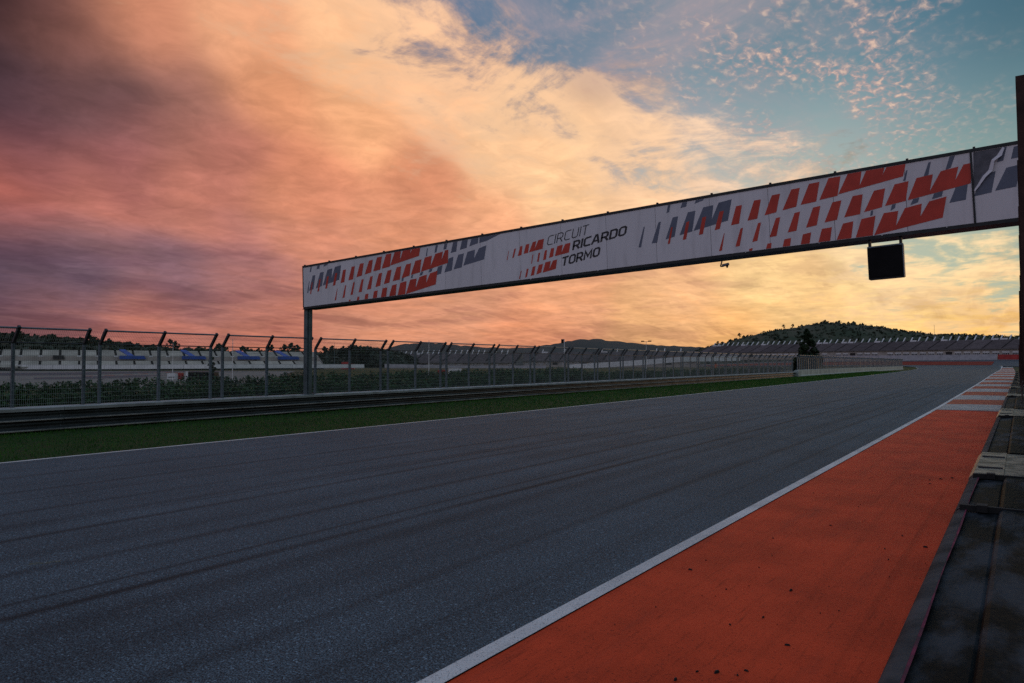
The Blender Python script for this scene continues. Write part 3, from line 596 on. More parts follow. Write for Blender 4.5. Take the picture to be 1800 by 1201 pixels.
while yy < 128:
    y1 = yy+4.0; st = [yy, yy+2, y1+.05]
    for zb in (.05, .40):
        MB().sweep(lambda y: [(xb(y)-.12+dx*1.15+(.004 if y > y1 else 0), y, zb+dz*1.02) for dx, dz in PROF], st).build('rail_beam', M['rail'], rail, True)
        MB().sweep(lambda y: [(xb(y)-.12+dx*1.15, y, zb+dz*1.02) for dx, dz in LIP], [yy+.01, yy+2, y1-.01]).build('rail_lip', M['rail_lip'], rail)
        MB().bar((xb(y1)-.02,y1-.1,zb+.15),(xb(y1)+.005,y1-.1,zb+.15),.018,6,up=Vector((0,1,0))).build('bolt', M['steel'], rail)
    MB().box((xb(yy)-.27,yy-.05,-.2),(xb(yy)-.13,yy+.05,.74)).build('rail_post', M['steel_post'], rail)
    yy = y1
def fence_proto(label, H=2.24, rise=.50, lean=.40, nwire=82, name='catch_fence_section', post_r=.055, span=SPAN, posts=3, group='catch fence sections along the guard rail'):
    t = thing(name, label, 'fence', group=group)
    step = span/(posts-1)
    for k in range(posts):
        y = k*step
        MB().box((-post_r,y-post_r*.8,-.02),(post_r,y+post_r*.8,H)).poly([(-post_r*1.6,y-.09,.004),(post_r*1.6,y-.09,.004),(post_r*1.6,y+.09,.004),(-post_r*1.6,y+.09,.004)]).build('post', M['steel_post'], t, off=(0,0,0))
        b = MB(); d = Vector((lean, 0, rise)).normalized(); nrm = Vector((d.z, 0, -d.x))*post_r
        q = [Vector((0, y, H-.01)), Vector((lean, y, H+rise))+d*.07]
        n = len(b.v)
        for p in q:
            for s1, s2 in ((-1,-1),(1,-1),(1,1),(-1,1)): b.v.append(tuple(p+nrm*s1+Vector((0, post_r*.8*s2, 0))))
        b.f += [(n,n+1,n+5,n+4),(n+1,n+2,n+6,n+5),(n+2,n+3,n+7,n+6),(n+3,n,n+4,n+7),(n+4,n+5,n+6,n+7),(n+3,n+2,n+1,n)]
        b.build('post_arm', M['frame'] if name == 'catch_fence_section' else M['steel_post'], t, off=(0,0,0))
    MB().bar((lean,-.05,H+rise),(lean,span+.05,H+rise),.034,6).build('top_rail', M['steel'], t, off=(0,0,0))
    MB().bar((.06,0,H+.0),(.06,span,H+.0),.022,6).build('knee_rail', M['frame'], t, off=(0,0,0))
    w = MB()
    ext = GAP if name == 'catch_fence_section' else 0
    for k in range(nwire):
        y = (span+ext)*(k+.5)/nwire
        w.bar((.07,y,.0),(.07,y,H),.0037,3,cap=False).bar((.07,y,H),(lean+.02,y,H+rise),.0037,3,cap=False)
    z = .10
    for k in range(13):
        w.bar((.076,0,z),(.076,span+ext,z),.0048,3,cap=False); z += .17
    for f in (.3, .62): w.bar((.07+(lean-.05)*f,0,H+rise*f),(.07+(lean-.05)*f,span+ext,H+rise*f),.0036,3,cap=False)
    wo = w.build('wire_mesh', M['wire'], t, off=(0,0,0)); wo['kind'] = 'stuff'
    return t
Y0 = 13.50-2*PERIOD
proto = None; i = 0
while Y0+i*PERIOD < 126:
    y = Y0+i*PERIOD; y2 = y+SPAN; a = math.atan2((xb(y)-xb(y2)), SPAN)
    lab = 'galvanised catch fence section with bent posts, %s' % ('cut by the left edge of the picture' if i == 1 else 'just outside the left edge of the picture' if i == 0 else '%s whole one counting from the left edge' % ORD[i-2] if i-2 < 14 else 'in the far dense run before the concrete blocks')
    if proto is None:
        proto = fence_proto(lab); proto.location = (xb(y)-.58, y, LEDGE); proto.rotation_euler = (0, 0, a)
    else: dup(proto, (xb(y)-.58, y, LEDGE), a, label=lab)
    i += 1
# the concrete block wall with its finer fence, further up the straight
nb = 0; y = 131.0; blk = None; fp2 = None
while y < 286:
    y1 = y+8.6
    lab = 'pale concrete barrier block under the far fence, %s from the guard rail end' % ORD[nb] if nb < 18 else 'pale concrete barrier block at the far end of the fence'
    w = thing('concrete_block', lab, 'barrier', (xb(y), y, 0), 0, 'pale concrete blocks along the straight')
    MB().sweep(lambda q: [(xb(q)+.25,q,-.25),(xb(q)+.25,q,.12),(xb(q)+.08,q,.3),(xb(q)+.02,q,1.16),(xb(q)-.02,q,1.2),(xb(q)-.3,q,1.2),(xb(q)-.34,q,1.16),(xb(q)-.5,q,-.25)], [y+.02, y1-.02], True, True).build('block_body', M['concrete_light'], w)
    a = math.atan2((xb(y)-xb(y1)), 8.6)
    lab2 = 'fine mesh fence panel on the pale concrete blocks, %s from the guard rail end' % ORD[nb] if nb < 18 else 'fine mesh fence panel at the far end of the concrete blocks'
    if fp2 is None:
        fp2 = fence_proto(lab2, H=2.1, rise=.42, lean=.40, nwire=44, name='block_fence_panel', post_r=.07, span=8.5, posts=6, group='fence panels on the concrete blocks'); fp2.location = (xb(y)-.16, y, 1.2); fp2.rotation_euler = (0, 0, a)
    else: dup(fp2, (xb(y)-.16, y, 1.2), a, label=lab2)
    nb += 1; y = y1
w = thing('end_pillar', 'pale concrete pillar where the guard rail meets the block wall', 'pillar', (xb(130)+.1, 130, 0))
MB().box((xb(130)-.4,129.4,-.2),(xb(130)+.35,130.9,1.05)).box((xb(130)-.3,129.6,1.05),(xb(130)+.2,130.7,1.16)).build('pillar_body', M['concrete_light'], w)

# ------------------------------------------------------------------ pit wall and its fence on the right
WT = 1.10
seg = [(-2.0, 2.3, 'r'), (2.3, 7.65, 'r'), (7.72, 9.85, 'r'), (9.9, 12.35, 'p'), (12.4, 21.0, 'r'), (21.05, 24.4, 'p'), (24.45, 33.6, 'r'), (33.65, 36.6, 'p'), (36.65, 45.2, 'r'), (45.25, 47.8, 'p'), (47.85, 56.5, 'r'), (56.55, 59, 'p'),
       (59.05, 67, 'r'), (67.05, 69.5, 'p'), (69.55, 78, 'r'), (78.05, 80.5, 'p'), (80.55, 92, 'r'), (92.05, 94.5, 'p'), (94.55, 108, 'r'), (108.05, 111, 'p'), (111.05, 130, 'r')]
nr = npl = 0
for a, c, kd in seg:
    o = lambda y: wall_x(y)-WX
    if kd == 'r':
        w = thing('rubber_wall_section', 'black rubber covered pit wall section, %s from the camera' % ORD[nr], 'wall', (WX+.3, a, 0), 0, 'pit wall sections'); nr += 1
        st = [a, (a+c)/2, c]
        sh = [(-.036,-.26),(-.032,-.11),(-.022,-.06),(-.002,-.028),(.03,-.008),(.075,.004)]
        MB().sweep(lambda y: [(WX+.02+o(y),y,-.1),(WX+.02+o(y),y,WT-.12),(WX+.06+o(y),y,WT-.02),(-.20+o(y),y,WT-.004),(-.185+o(y),y,WT-.010),(-.172+o(y),y,WT+.020),(-.15+o(y),y,WT+.034),(.46+o(y),y,WT+.034),(.5+o(y),y,WT+.0),(.5+o(y),y,-.1)], st, True, True).build('rubber_cover', M['rubber'], w)
        MB().sweep(lambda y: [(WX+dx+o(y),y,WT+dz) for dx, dz in sh], st).build('edge_belt', M['belt'], w, True)
        if a < 10: MB().sweep(lambda y: [(WX+.076+o(y),y,WT+.006),(WX+.086+.005*math.sin(y*2.1)+o(y),y,WT+.006)], [a+(c-a)*k/12 for k in range(13)]).build('painted_line', M['pink'], w)
        MB().box((WX+.03+o(c), c-.07, WT-.01),(.46+o(c), c-.02, WT+.045)).build('joint_strap', M['tread'], w)
        MB().box((-.34+o(c), c-.12, WT+.0),(-.26+o(c), c+.0, WT+.06)).build('joint_bolt', M['tread'], w)
    else:
        w = thing('joint_plate', 'worn metal plate bridging the pit wall, %s from the camera' % ORD[npl], 'plate', (WX+.3, a, 0), 0, 'metal plates on the pit wall'); npl += 1
        MB().sweep(lambda y: [(WX-.02+o(y),y,-.1),(WX-.02+o(y),y,WT-.03),(WX+.03+o(y),y,WT+.03),(-.185+o(y),y,WT+.034),(-.185+o(y),y,WT+.02),(.48+o(y),y,WT+.02),(.5+o(y),y,-.1)], [a, c], True, True).build('plate_body', M['plate'], w)
        for k in (.25, .75): MB().box((WX+.05+o(a), a+(c-a)*k-.03, WT+.028),(-.2+o(a), a+(c-a)*k+.03, WT+.044)).build('plate_rib', M['belt'], w)
FZ = 5.05
fy = 8.1; k = 0
while fy < 128:
    f = thing('pit_fence_section', 'rusty pit wall fence section at the right edge, %s from the camera' % ORD[k] if k < 18 else 'rusty pit wall fence section far down the right edge', 'fence', (.085+wall_x(fy)-WX, fy, WT), 0, 'rusty fence sections on the pit wall')
    x = .085+wall_x(fy)-WX; s = 3.4; h = FZ if k < 4 else FZ-.5
    LV = [(WT, .12), (1.9, .06), (2.5, 0.0), (h, -.03)]; fx = lambda z: x+lerp(LV, z)
    b = MB()
    for y0, y1, hw_ in ((fy, fy+.014, .055), (fy+.10, fy+.114, .055), (fy+.0141, fy+.0999, .006)):
        b.sweep(lambda q: [(x+q[1]-hw_,y0,q[0]),(x+q[1]+hw_,y0,q[0]),(x+q[1]+hw_,y1,q[0]),(x+q[1]-hw_,y1,q[0])], LV, True, True)
    b.build('post', M['rust'], f)
    MB().box((fx(h)-.03,fy+.13,h-.10),(fx(h)+.03,fy+s-.02,h-.04)).build('top_rail', M['rust'], f)
    MB().box((fx(WT)-.03,fy+.13,WT+.12),(fx(WT)+.03,fy+s-.02,WT+.18)).build('bottom_rail', M['rust'], f)
    MB().box((fx(3.0)-.03,fy+.13,WT+1.9),(fx(3.0)+.03,fy+s-.02,WT+1.96)).build('middle_rail', M['rust'], f)
    b = MB()
    for j in range(40): [b.bar((x+.036+p[1],fy+.13+(s-.15)*(j+.5)/40,p[0]),(x+.036+q[1],fy+.13+(s-.15)*(j+.5)/40,q[0]),.004,3,cap=False) for p, q in zip(LV, LV[1:])]
    for j in range(34): b.bar((fx(WT+.1+j*.105)+.042,fy+.13,WT+.1+j*.105),(fx(WT+.1+j*.105)+.042,fy+s-.02,WT+.1+j*.105),.004,3,cap=False)
    o = b.build('wire_mesh', M['rust'], f); o['kind'] = 'stuff'
    if k >= 3: MB().box((x-.10-.02*(k % 3), fy+.115, WT+.7+.3*(k % 2)),(x-.02, fy+.16, WT+1.3+.5*(k % 4))).build('cable_box', M['rust'], f)
    if k in (2, 3, 4, 6):
        b = MB(); pz = [(x-.06,fy+1.0,WT+.9),(x-.10,fy+1.3,WT+.78),(x-.07,fy+1.7,WT+.72),(x-.09,fy+2.1,WT+.55),(x-.05,fy+2.4,WT+.5)]
        for p, q in zip(pz, pz[1:]): b.bar(p, q, .008, 5)
        b.build('loose_strap', M['wire'], f)
    fy += s; k += 1

# ------------------------------------------------------------------ unseen pit building, added beside the pit lane to shade the near track
pb = thing('shading_pit_building', 'long unseen pit building with garages and an upper terrace, added beside the pit lane to shade the track', 'building', (24, 20, 0))
MB().box((17, -70, -.3), (34, 120, 5.0)).build('garage_block', M['facade'], pb)
MB().box((15.5, -70, 5.01), (34, 120, 5.5)).build('terrace_slab', M['concrete'], pb)
MB().box((20, -70, 5.51), (34, 120, 9.5)).build('upper_floor', M['facade'], pb)
MB().box((13.5, -72, 9.51), (36, 122, 10.2)).build('roof', M['steel_post'], pb)
for k in range(19): MB().box((16.95, -66+k*10, -.2), (16.99, -60+k*10, 3.6)).build('garage_door', M['white_wall'], pb)

# ------------------------------------------------------------------ plants
def leaf_cloud(b, centre, rad, n, size, flat=1.0, squash=(1, 1, 1), shell=.55):
    cx_, cy_, cz_ = centre
    for i in range(n):
        while True:
            p = Vector((random.uniform(-1, 1), random.uniform(-1, 1), random.uniform(-1, 1)))
            if p.length <= 1: break
        p = p.normalized()*(shell+(1-shell)*random.random()**.6)*random.uniform(.75, 1.08)
        q = Vector((cx_+p.x*rad*squash[0], cy_+p.y*rad*squash[1], cz_+p.z*rad*squash[2]))
        nrm = (p+Vector((random.gauss(0, .5), random.gauss(0, .5), random.gauss(.25, .5)))).normalized()
        a = nrm.cross(Vector((random.gauss(0, 1), random.gauss(0, 1), random.gauss(0, 1)))).normalized(); c = nrm.cross(a)
        s = size*random.uniform(.6, 1.4); m = len(b.v)
        b.v += [tuple(q-a*s), tuple(q-c*s*.45*flat), tuple(q+a*s), tuple(q+c*s*.45*flat)]; b.f.append((m, m+1, m+2, m+3))
def shrub_proto(label, seed):
    random.seed(seed); t = thing('shrub', label, 'shrub', group='shrubs of the hedge behind the catch fence')
    st = MB()
    for k in range(9):
        a = random.uniform(0, 6.28); r = random.uniform(.2, .7); st.bar((math.cos(a)*.15, math.sin(a)*.15, -.4), (math.cos(a)*r, math.sin(a)*r, random.uniform(.7, 1.3)), .02, 5, .008)
    st.build('stem', M['bark'], t, off=(0,0,0))
    b = MB()
    for k in range(15):
        a = random.uniform(0, 6.28); r = random.uniform(0, 1.05); z = random.uniform(.15, 1.32)
        leaf_cloud(b, (math.cos(a)*r, math.sin(a)*r, z), random.uniform(.32, .55), 120, .085, 1.0, (1, 1, .85), .3)
    for k in range(26):                                  # shoots above the outline
        a = random.uniform(0, 6.28); r = random.uniform(0, 1.1); leaf_cloud(b, (math.cos(a)*r, math.sin(a)*r, random.uniform(1.30, 1.55)), .14, 9, .075, 1, (1, 1, 1.6), .1)
    b.build('foliage', M['leaf_hedge'], t, off=(0,0,0)); return t
SHL = 'leafy green shrub in the long hedge behind the catch fence'
protos = [shrub_proto(SHL, 11+k) for k in range(4)]; used = [False]*4
random.seed(21); k = 0; y = -6.0
while y < 150:
    for row in range(2 if y < 70 else 1):
        j = random.randrange(4); zsc = lerp([(0,1.06),(15,1.06),(25,1.18),(40,1.22),(70,1.3),(150,1.45)], y)*random.uniform(.95, 1.05)
        if row == 0: zsc *= .80
        x = (-35.3 if row == 0 else -38.2)-.03*y+random.uniform(-.4, .4); loc = (x, y+random.uniform(-.3, .3)+row*.8, -.3); scl = (1.12*random.uniform(.9, 1.15), 1.12*random.uniform(.9, 1.15), zsc)
        if not used[j]: protos[j].location = loc; protos[j].scale = scl; protos[j].rotation_euler = (0, 0, random.uniform(0, 6.28)); used[j] = True
        else: dup(protos[j], loc, random.uniform(0, 6.28), scl)
    y += 1.35; k += 1
b = MB()
for i in range(26000):
    y = random.uniform(-6, 130); x = random.uniform(-37.5, -29.3)-.028*y; h = random.uniform(.15, .55); w = .015; a = random.uniform(0, 6.28)
    n = len(b.v); b.v += [(x-math.cos(a)*w, y-math.sin(a)*w, -.33), (x+math.cos(a)*w, y+math.sin(a)*w, -.33), (x+random.gauss(0,.3)*h, y+random.gauss(0,.3)*h, h-.3)]; b.f.append((n, n+1, n+2))
tag(b.build('tall_grass', M['leaf_hedge']), 'rough tall grass growing between the catch fence and the hedge', 'grass', kind='stuff')
def tree_proto(name, label, group, seed, H, crown, trunk_r, mat, nclump, leaf, spread, conifer=False, nleaf=90):
    random.seed(seed); t = thing(name, label, 'tree', group=group)
    b = MB(); b.bar((0,0,-1.0),(.1*random.uniform(-1,1),.1,H*.45),trunk_r,8,trunk_r*.6)
    b.bar((.0,.1,H*.45),(.15,0,H*.85),trunk_r*.6,7,trunk_r*.15)
    for k in range(7):
        a = k*2.4+random.random(); z = H*random.uniform(.3, .6); b.bar((0,.05,z),(math.cos(a)*spread*.7,math.sin(a)*spread*.7,z+H*.18),trunk_r*.3,5,trunk_r*.06)
    b.build('trunk', M['bark'], t, off=(0,0,0))
    c = MB()
    for k in range(nclump):
        a = random.uniform(0, 6.28)
        if conifer:
            z = H*(.08+.9*(k+.5)/nclump); r = spread*(1-z/H)**.8*random.uniform(.35, 1.0); rad = spread*.30*(1.12-z/H)
        else:
            z = H*random.uniform(1-crown, .95); zz = (z/H-(1-crown))/crown; r = spread*math.sin(math.pi*min(1, .18+.80*zz))*random.uniform(.2, 1.0); rad = spread*random.uniform(.24, .40)
        leaf_cloud(c, (math.cos(a)*r, math.sin(a)*r, z), rad, nleaf, leaf, 1.3, (1, 1, .8), .35)
    c.build('crown', M[mat], t, off=(0,0,0)); return t
px, py = plan(1419, 205)
tp = tree_proto('conifer_tree', 'dark dense conifer standing alone behind the far catch fence', None, 31, 12.4, .9, .22, 'leaf_pine', 64, .36, 4.4, True, 190)
tp.location = (px, py, -.3)
# broad side clump that gives the conifer its leaning right shoulder
px, py = plan(1434, 212); tq = tree_proto('broad_tree', 'smaller dark bushy tree against the right side of the lone conifer', None, 33, 7.6, .85, .16, 'leaf_pine', 26, .26, 2.2, False, 120); tq.location = (px, py, -.3)
px, py = plan(372, 118); tq = tree_proto('young_tree', 'narrow young tree in front of the pale left grandstand', None, 37, 3.9, .8, .07, 'leaf_dark', 18, .13, .8, False, 90); tq.location = (px, py, -.3)
bt = [tree_proto('broad_tree', 'round dark tree on the skyline behind the left grandstand', 'skyline trees on the left', 41+k, 9.0, .72, .25, 'leaf_dark', 22, .33, 3.4, False, 80) for k in range(3)]

# ------------------------------------------------------------------ hills
def hill(name, prof, depth, front, back, mat, n=160, rows=10, rough=1.0, seed=1):
    random.seed(seed); b = MB(); xs = [prof[0][0]+(prof[-1][0]-prof[0][0])*i/n for i in range(n+1)]
    pts = []
    for j in range(rows+1):
        f = j/rows; dd = front+(depth-front)*min(1, f/.72) if f <= .72 else depth+(back-depth)*(f-.72)/.28
        for i, x in enumerate(xs):
            top = height(lerp(prof, x), depth); k = math.sin(min(1, f/.72)*math.pi/2)**1.15 if f <= .72 else 1-sstep(.72, 1.0, f)
            X, Y = plan(x, dd+12*math.sin(x*.05+j)); z = -3+(top+3)*k+rough*(random.random()-.5)*(0 if f in (0, 1) else 1)
            pts.append((X, Y, z))
    b.v = pts; w = n+1
    b.f = [(j*w+i, j*w+i+1, j*w+w+i+1, j*w+w+i) for j in range(rows) for i in range(n)]
    return struct(b.build(name, mat, None, True)), pts, w
HR = [(1120,632),(1200,624),(1262,606),(1300,596),(1360,581),(1420,573),(1455,568),(1500,570),(1545,575),(1580,582),(1640,588),(1720,590),(1800,592),(1900,596)]
_, hp, hw = hill('hill', HR, 980, 760, 1250, M['hill'], 150, 12, 1.5, 3)
HM = [(600,634),(650,622),(690,610),(705,606),(740,603),(775,605),(810,608),(850,611),(905,613),(950,609),(985,603),(1020,598),(1050,597),(1085,600),(1130,606),(1180,608),(1240,611),(1320,612),(1400,614),(1500,616)]
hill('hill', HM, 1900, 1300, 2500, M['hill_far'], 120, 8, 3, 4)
HL = [(-260,570),(-150,578),(0,588),(60,591),(130,596),(180,601),(240,608),(300,613),(360,618),(420,620),(500,621),(600,622),(640,626),(680,634)]
_, lp, lw_ = hill('hill', HL, 470, 390, 620, M['hill'], 110, 8, 1.0, 5)
HX = [(560,628),(590,618),(620,613),(655,613),(680,618),(705,622),(730,634)]
_, xp, xw = hill('hill', HX, 430, 380, 520, M['hill'], 40, 8, .8, 6)
def scrub(name, label, pts, w, count, size, seed):
    random.seed(seed); b = MB(); rows = len(pts)//w
    for i in range(count):
        j = random.randrange(1, int(rows*.78)); q = random.randrange(w-1); A, B, C_ = Vector(pts[j*w+q]), Vector(pts[j*w+q+1]), Vector(pts[(j+1)*w+q])
        p = A+(B-A)*random.random()+(C_-A)*random.random(); s = size*random.uniform(.4, 1.3)
        leaf_cloud(b, (p.x, p.y, p.z+s*.1), s, 7, s*.6, 1.5, (1, 1, .7), .3)
    tag(b.build(name, M['scrub']), label, 'scrub', kind='stuff')
scrub('hill_scrub', 'dark scrub covering the wooded hill behind the right grandstand', hp, hw, 2300, 2.4, 51)
scrub('ridge_scrub', 'dark tree cover on the low ridge at the left', lp, lw_, 3400, 2.0, 52)
scrub('mound_scrub', 'dark bushes on the mound between the grandstands', xp, xw, 1500, 1.7, 53)
# single trees that stand out on the skylines
used3 = [0, 0, 0]
def put_tree(x, depth, zbase, H, label, group, wide=1.0):
    j = random.randrange(3); X, Y = plan(x, depth); s = H/9.0
    if used3[j] == 0: o = bt[j]; o.location = (X, Y, zbase); o.scale = (s*wide, s*wide, s); o['label'] = label; o['group'] = group; used3[j] = 1
    else: dup(bt[j], (X, Y, zbase), random.uniform(0, 6.28), (s*wide, s*wide, s), label, group)
random.seed(61)
for x, y in [(22,584),(36,583),(92,588),(160,590),(168,593),(192,596),(228,602),(300,597),(308,600),(350,609),(385,605),(392,607),(428,609),(436,611),(455,613),(476,607),(500,606),(512,604),(522,607),(572,610),(584,609),(604,609),(618,607),(640,610)]:
    d = 395; zt_ = height(y-1, d); H = random.uniform(5.5, 8.5); put_tree(x, d, zt_-H, H, 'dark round tree on the left skyline above the pale grandstand', 'skyline trees on the left', .95)
for x, y in [(1284,597),(1300,586),(1308,590),(1318,592),(1378,571),(1394,570),(1410,571),(1418,571),(1451,563),(1476,564),(1492,566),(1501,565),(1517,568),(1528,574),(1562,577),(1604,583),(1655,587),(1712,588),(1262,600),(1270,602)]:
    d = 985; zt_ = height(y-.5, d); H = random.uniform(5.5, 9.5); put_tree(x, d, zt_-H, H, 'small dark tree on the crest of the right hill', 'trees on the right hill', 1.0)

# ------------------------------------------------------------------ grandstands
def stand(name, label, A, B, z0, rows, rise, run, block, mat, tiers=1, gap_h=0, gap_d=0, fins=None, base_h=0, windows=False, group=None, sides=True):
    "A, B: plan ends of the lowest row (left and right as seen); rises away from the viewer"
    A, B = Vector((A[0], A[1], 0)), Vector((B[0], B[1], 0)); L = (B-A).length; e = (B-A)/L; n = Vector((-e.y, e.x, 0))
    if n.dot((A+B)/2) < 0: n = -n
    t = thing(name, label, 'grandstand', tuple(A)+() if False else (A.x, A.y, 0), 0, group)
    P = lambda s, d, z: A+e*s+n*d+Vector((0, 0, z))
    nb = max(1, round(L/block)); bw = L/nb; aw = min(1.1, bw*.13)
    z = z0; d = 0.0
    if base_h:
        z = z0+base_h
        b = MB().poly([P(0,0,z0-2),P(L,0,z0-2),P(L,0,z-.05),P(0,0,z-.05)]); b.build('base_wall', M['facade'], t)
        MB().poly([P(0,-1.2,z-.05),P(L,-1.2,z-.05),P(L,.3,z-.05),P(0,.3,z-.05)]).poly([P(0,-1.2,z+.7),P(L,-1.2,z+.7),P(L,-1.2,z-.05),P(0,-1.2,z-.05)]).build('deck_edge', M['stand_dark'], t)
        if windows:
            wb = bw/2; 
            for k in range(nb*2):
                if random.random() < .15: continue
                s0 = k*wb+wb*.14; s1 = k*wb+wb*.86; m = 4 if windows == 1 else 3
                if random.random() < .18:
                    MB().poly([P(s0,-.06,z0+base_h*.15),P(s1,-.06,z0+base_h*.15),P(s1,-.06,z0+base_h*.7),P(s0,-.06,z0+base_h*.7)]).build('doorway', M['window'], t); continue
                fr = MB().poly([P(s0,-.04,z0+base_h*.12),P(s1,-.04,z0+base_h*.12),P(s1,-.04,z0+base_h*.72),P(s0,-.04,z0+base_h*.72)]).build('window_bay', M['white'], t)
                for q in range(m):
                    a = s0+(s1-s0)*(q+.15)/m; c = s0+(s1-s0)*(q+.85)/m
                    MB().poly([P(a,-.10,z0+base_h*.22),P(c,-.10,z0+base_h*.22),P(c,-.10,z0+base_h*.48),P(a,-.10,z0+base_h*.48)]).build('pane', M['window'], fr)
    tops = []
    for tier in range(tiers):
        zs, ds = z, d
        for k in range(nb):
            b = MB(); s0 = k*bw+aw/2; s1 = (k+1)*bw-aw/2; zz, dd = zs, ds
            for r in range(rows):
                b.poly([P(s0,dd,zz),P(s1,dd,zz),P(s1,dd,zz+rise),P(s0,dd,zz+rise)]); zz += rise
                b.poly([P(s0,dd,zz),P(s1,dd,zz),P(s1,dd+run,zz),P(s0,dd+run,zz)]); dd += run
            b.build('seating_block', M[mat], t)
        b = MB()
        for k in range(nb+1):
            s0 = k*bw-aw/2; s1 = k*bw+aw/2
            ab = MB(); zz, dd = zs-.25, ds
            for r in range(rows):
                ab.poly([P(s0,dd,zz),P(s1,dd,zz),P(s1,dd,zz+rise),P(s0,dd,zz+rise)]); zz += rise
                ab.poly([P(s0,dd,zz),P(s1,dd,zz),P(s1,dd+run,zz),P(s0,dd+run,zz)]); dd += run
            ab.build('aisle', M['aisle'], t)
        z = zs+rows*rise; d = ds+rows*run; tops.append((zs, ds, z, d))
        if tier < tiers-1:
            MB().poly([P(0,d,z),P(L,d,z),P(L,d+gap_d,z),P(0,d+gap_d,z)]).poly([P(0,d+gap_d,z),P(L,d+gap_d,z),P(L,d+gap_d,z+gap_h),P(0,d+gap_d,z+gap_h)]).build('concourse_wall', M['facade'], t)
            d += gap_d; z += gap_h
            for k in range(1, nb): MB().poly([P(k*bw-.7,d-.03,z-.15),P(k*bw+.7,d-.03,z-.15),P(k*bw+.7,d-.03,z+.30),P(k*bw-.7,d-.03,z+.30)]).build('landing_panel', M['white'], t)
    MB().poly([P(0,d,z),P(L,d,z),P(L,d+1.5,z),P(0,d+1.5,z)]).poly([P(0,d+1.5,z),P(L,d+1.5,z),P(L,d+1.5,z0-2),P(0,d+1.5,z0-2)]).build('rear_wall', M['stand_dark'], t)
    if sides:
        for s in (0, L): MB().poly([P(s,0,z0-2),P(s,0,z0+base_h),P(s,d,z),P(s,d+1.5,z),P(s,d+1.5,z0-2)]).build('side_wall', M[mat], t)
    if fins:
        step, fh, fd, p = fins; m = int(L/step)
        for k in range(m):
            if random.random() > p: continue
            s = (k+.5)*step; b = MB()
            b.bar(P(s, d-fd*.6, z-fh*.4), P(s, d+fd*.6, z+fh*.75), fh*.11, 4); b.build('fin', M['white'], t)
            if random.random() < .22:
                bx = MB(); bx.v = [tuple(P(s+a*step*.8, d-1.2-c*1.0, z+fh*q-.4)) for c in (0, 1) for a, q in ((0,-.15),(1,-.15),(1,.28),(0,.28))]
                bx.f = [(0,1,2,3),(7,6,5,4),(0,4,5,1),(1,5,6,2),(2,6,7,3),(3,7,4,0)]; bx.build('cabin', M['white'], t)
    return t, P, L, tops
random.seed(71)
# pale stand on the left
lt, LP, LL, tops = stand('grandstand', 'pale two tier concrete grandstand with blue covers, far left', plan(-120,236), plan(572,304), .8, 7, .33, .95, 6.0, 'stand', 2, 1.7, 1.6)
zb = tops[1]
for xc in (196, 310, 420, 505):                          # blue covers over the openings and the stair above each
    f = (xc+120)/692.0; s = LL*f*1.0
    MB().box((0,0,0),(0,0,0))
    b = MB(); z1, d1 = zb[0], zb[1]
    b.v = [tuple(LP(s+a, d1-c, z1+q)) for c in (.05, 1.2) for a, q in ((-5.0,-1.0),(3.8,-1.0),(3.2,.30),(-5.0,.30))]
    b.f = [(3,2,1,0),(4,5,6,7),(0,1,5,4),(1,2,6,5),(2,3,7,6),(3,0,4,7)]; b.build('blue_cover', M['blue'], lt)
    b = MB()
    b.v = [tuple(LP(s+a, d1+dd, z1+q)) for a, dd, q in ((-2.2,.2,.35),(-.2,.2,.35),(-2.8,6.0,2.75),(-4.8,6.0,2.75),(-2.2,.2,.05),(-.2,.2,.05),(-2.8,6.0,2.1),(-4.8,6.0,2.1))]
    b.f = [(0,1,2,3),(7,6,5,4),(4,5,1,0),(5,6,2,1),(6,7,3,2),(7,4,0,3)]; b.build('blue_stair_cover', M['blue'], lt)
for xc, wd in ((67, 3.6),):
    s = LL*(xc+120)/692.0; z1, d1 = zb[0], zb[1]
    b = MB(); b.v = [tuple(LP(s+a, d1-c, z1+q)) for c in (.05, .5) for a, q in ((-wd*.5,-1.1),(wd*.5,-1.1),(wd*.4,.35),(-wd*.5,.35))]
    b.f = [(3,2,1,0),(4,5,6,7),(0,1,5,4),(1,2,6,5),(2,3,7,6),(3,0,4,7)]; b.build('dark_opening', M['window'], lt)
# grey stands round the back of the stadium
st1, MP, ML, _ = stand('grandstand', 'grey grandstand with white fins, seen through the middle of the catch fence', plan(632,432), plan(905,402), .5, 13, .42, 1.1, 9.0, 'stand_dark', 1, fins=(3.6, 2.6, 2.6, .9), base_h=1.9, windows=1)
st2, _, _, _ = stand('grandstand', 'grey grandstand behind the lamp posts, right of the middle of the picture', plan(908,470), plan(1225,430), .8, 15, .42, 1.1, 9.5, 'stand_dark', 1, fins=(5.0, 2.4, 2.4, .45), base_h=2.4, windows=1)
st3, _, _, _ = stand('grandstand', 'large dark grandstand with white fins below the wooded hill, far right', plan(1225,780), plan(1795,530), 7.4, 15, .55, 1.6, 13.0, 'stand_dark', 1, fins=(6.2, 4.2, 4.4, .97), base_h=5.2, windows=1)
st4, _, _, _ = stand('grandstand', 'dark end grandstand behind the red barrier at the right edge', plan(1799,525), plan(2050,430), 7.2, 15, .55, 1.6, 13.0, 'stand_dark', 1, fins=(6.2, 4.2, 4.4, .97), base_h=5.2, windows=1)
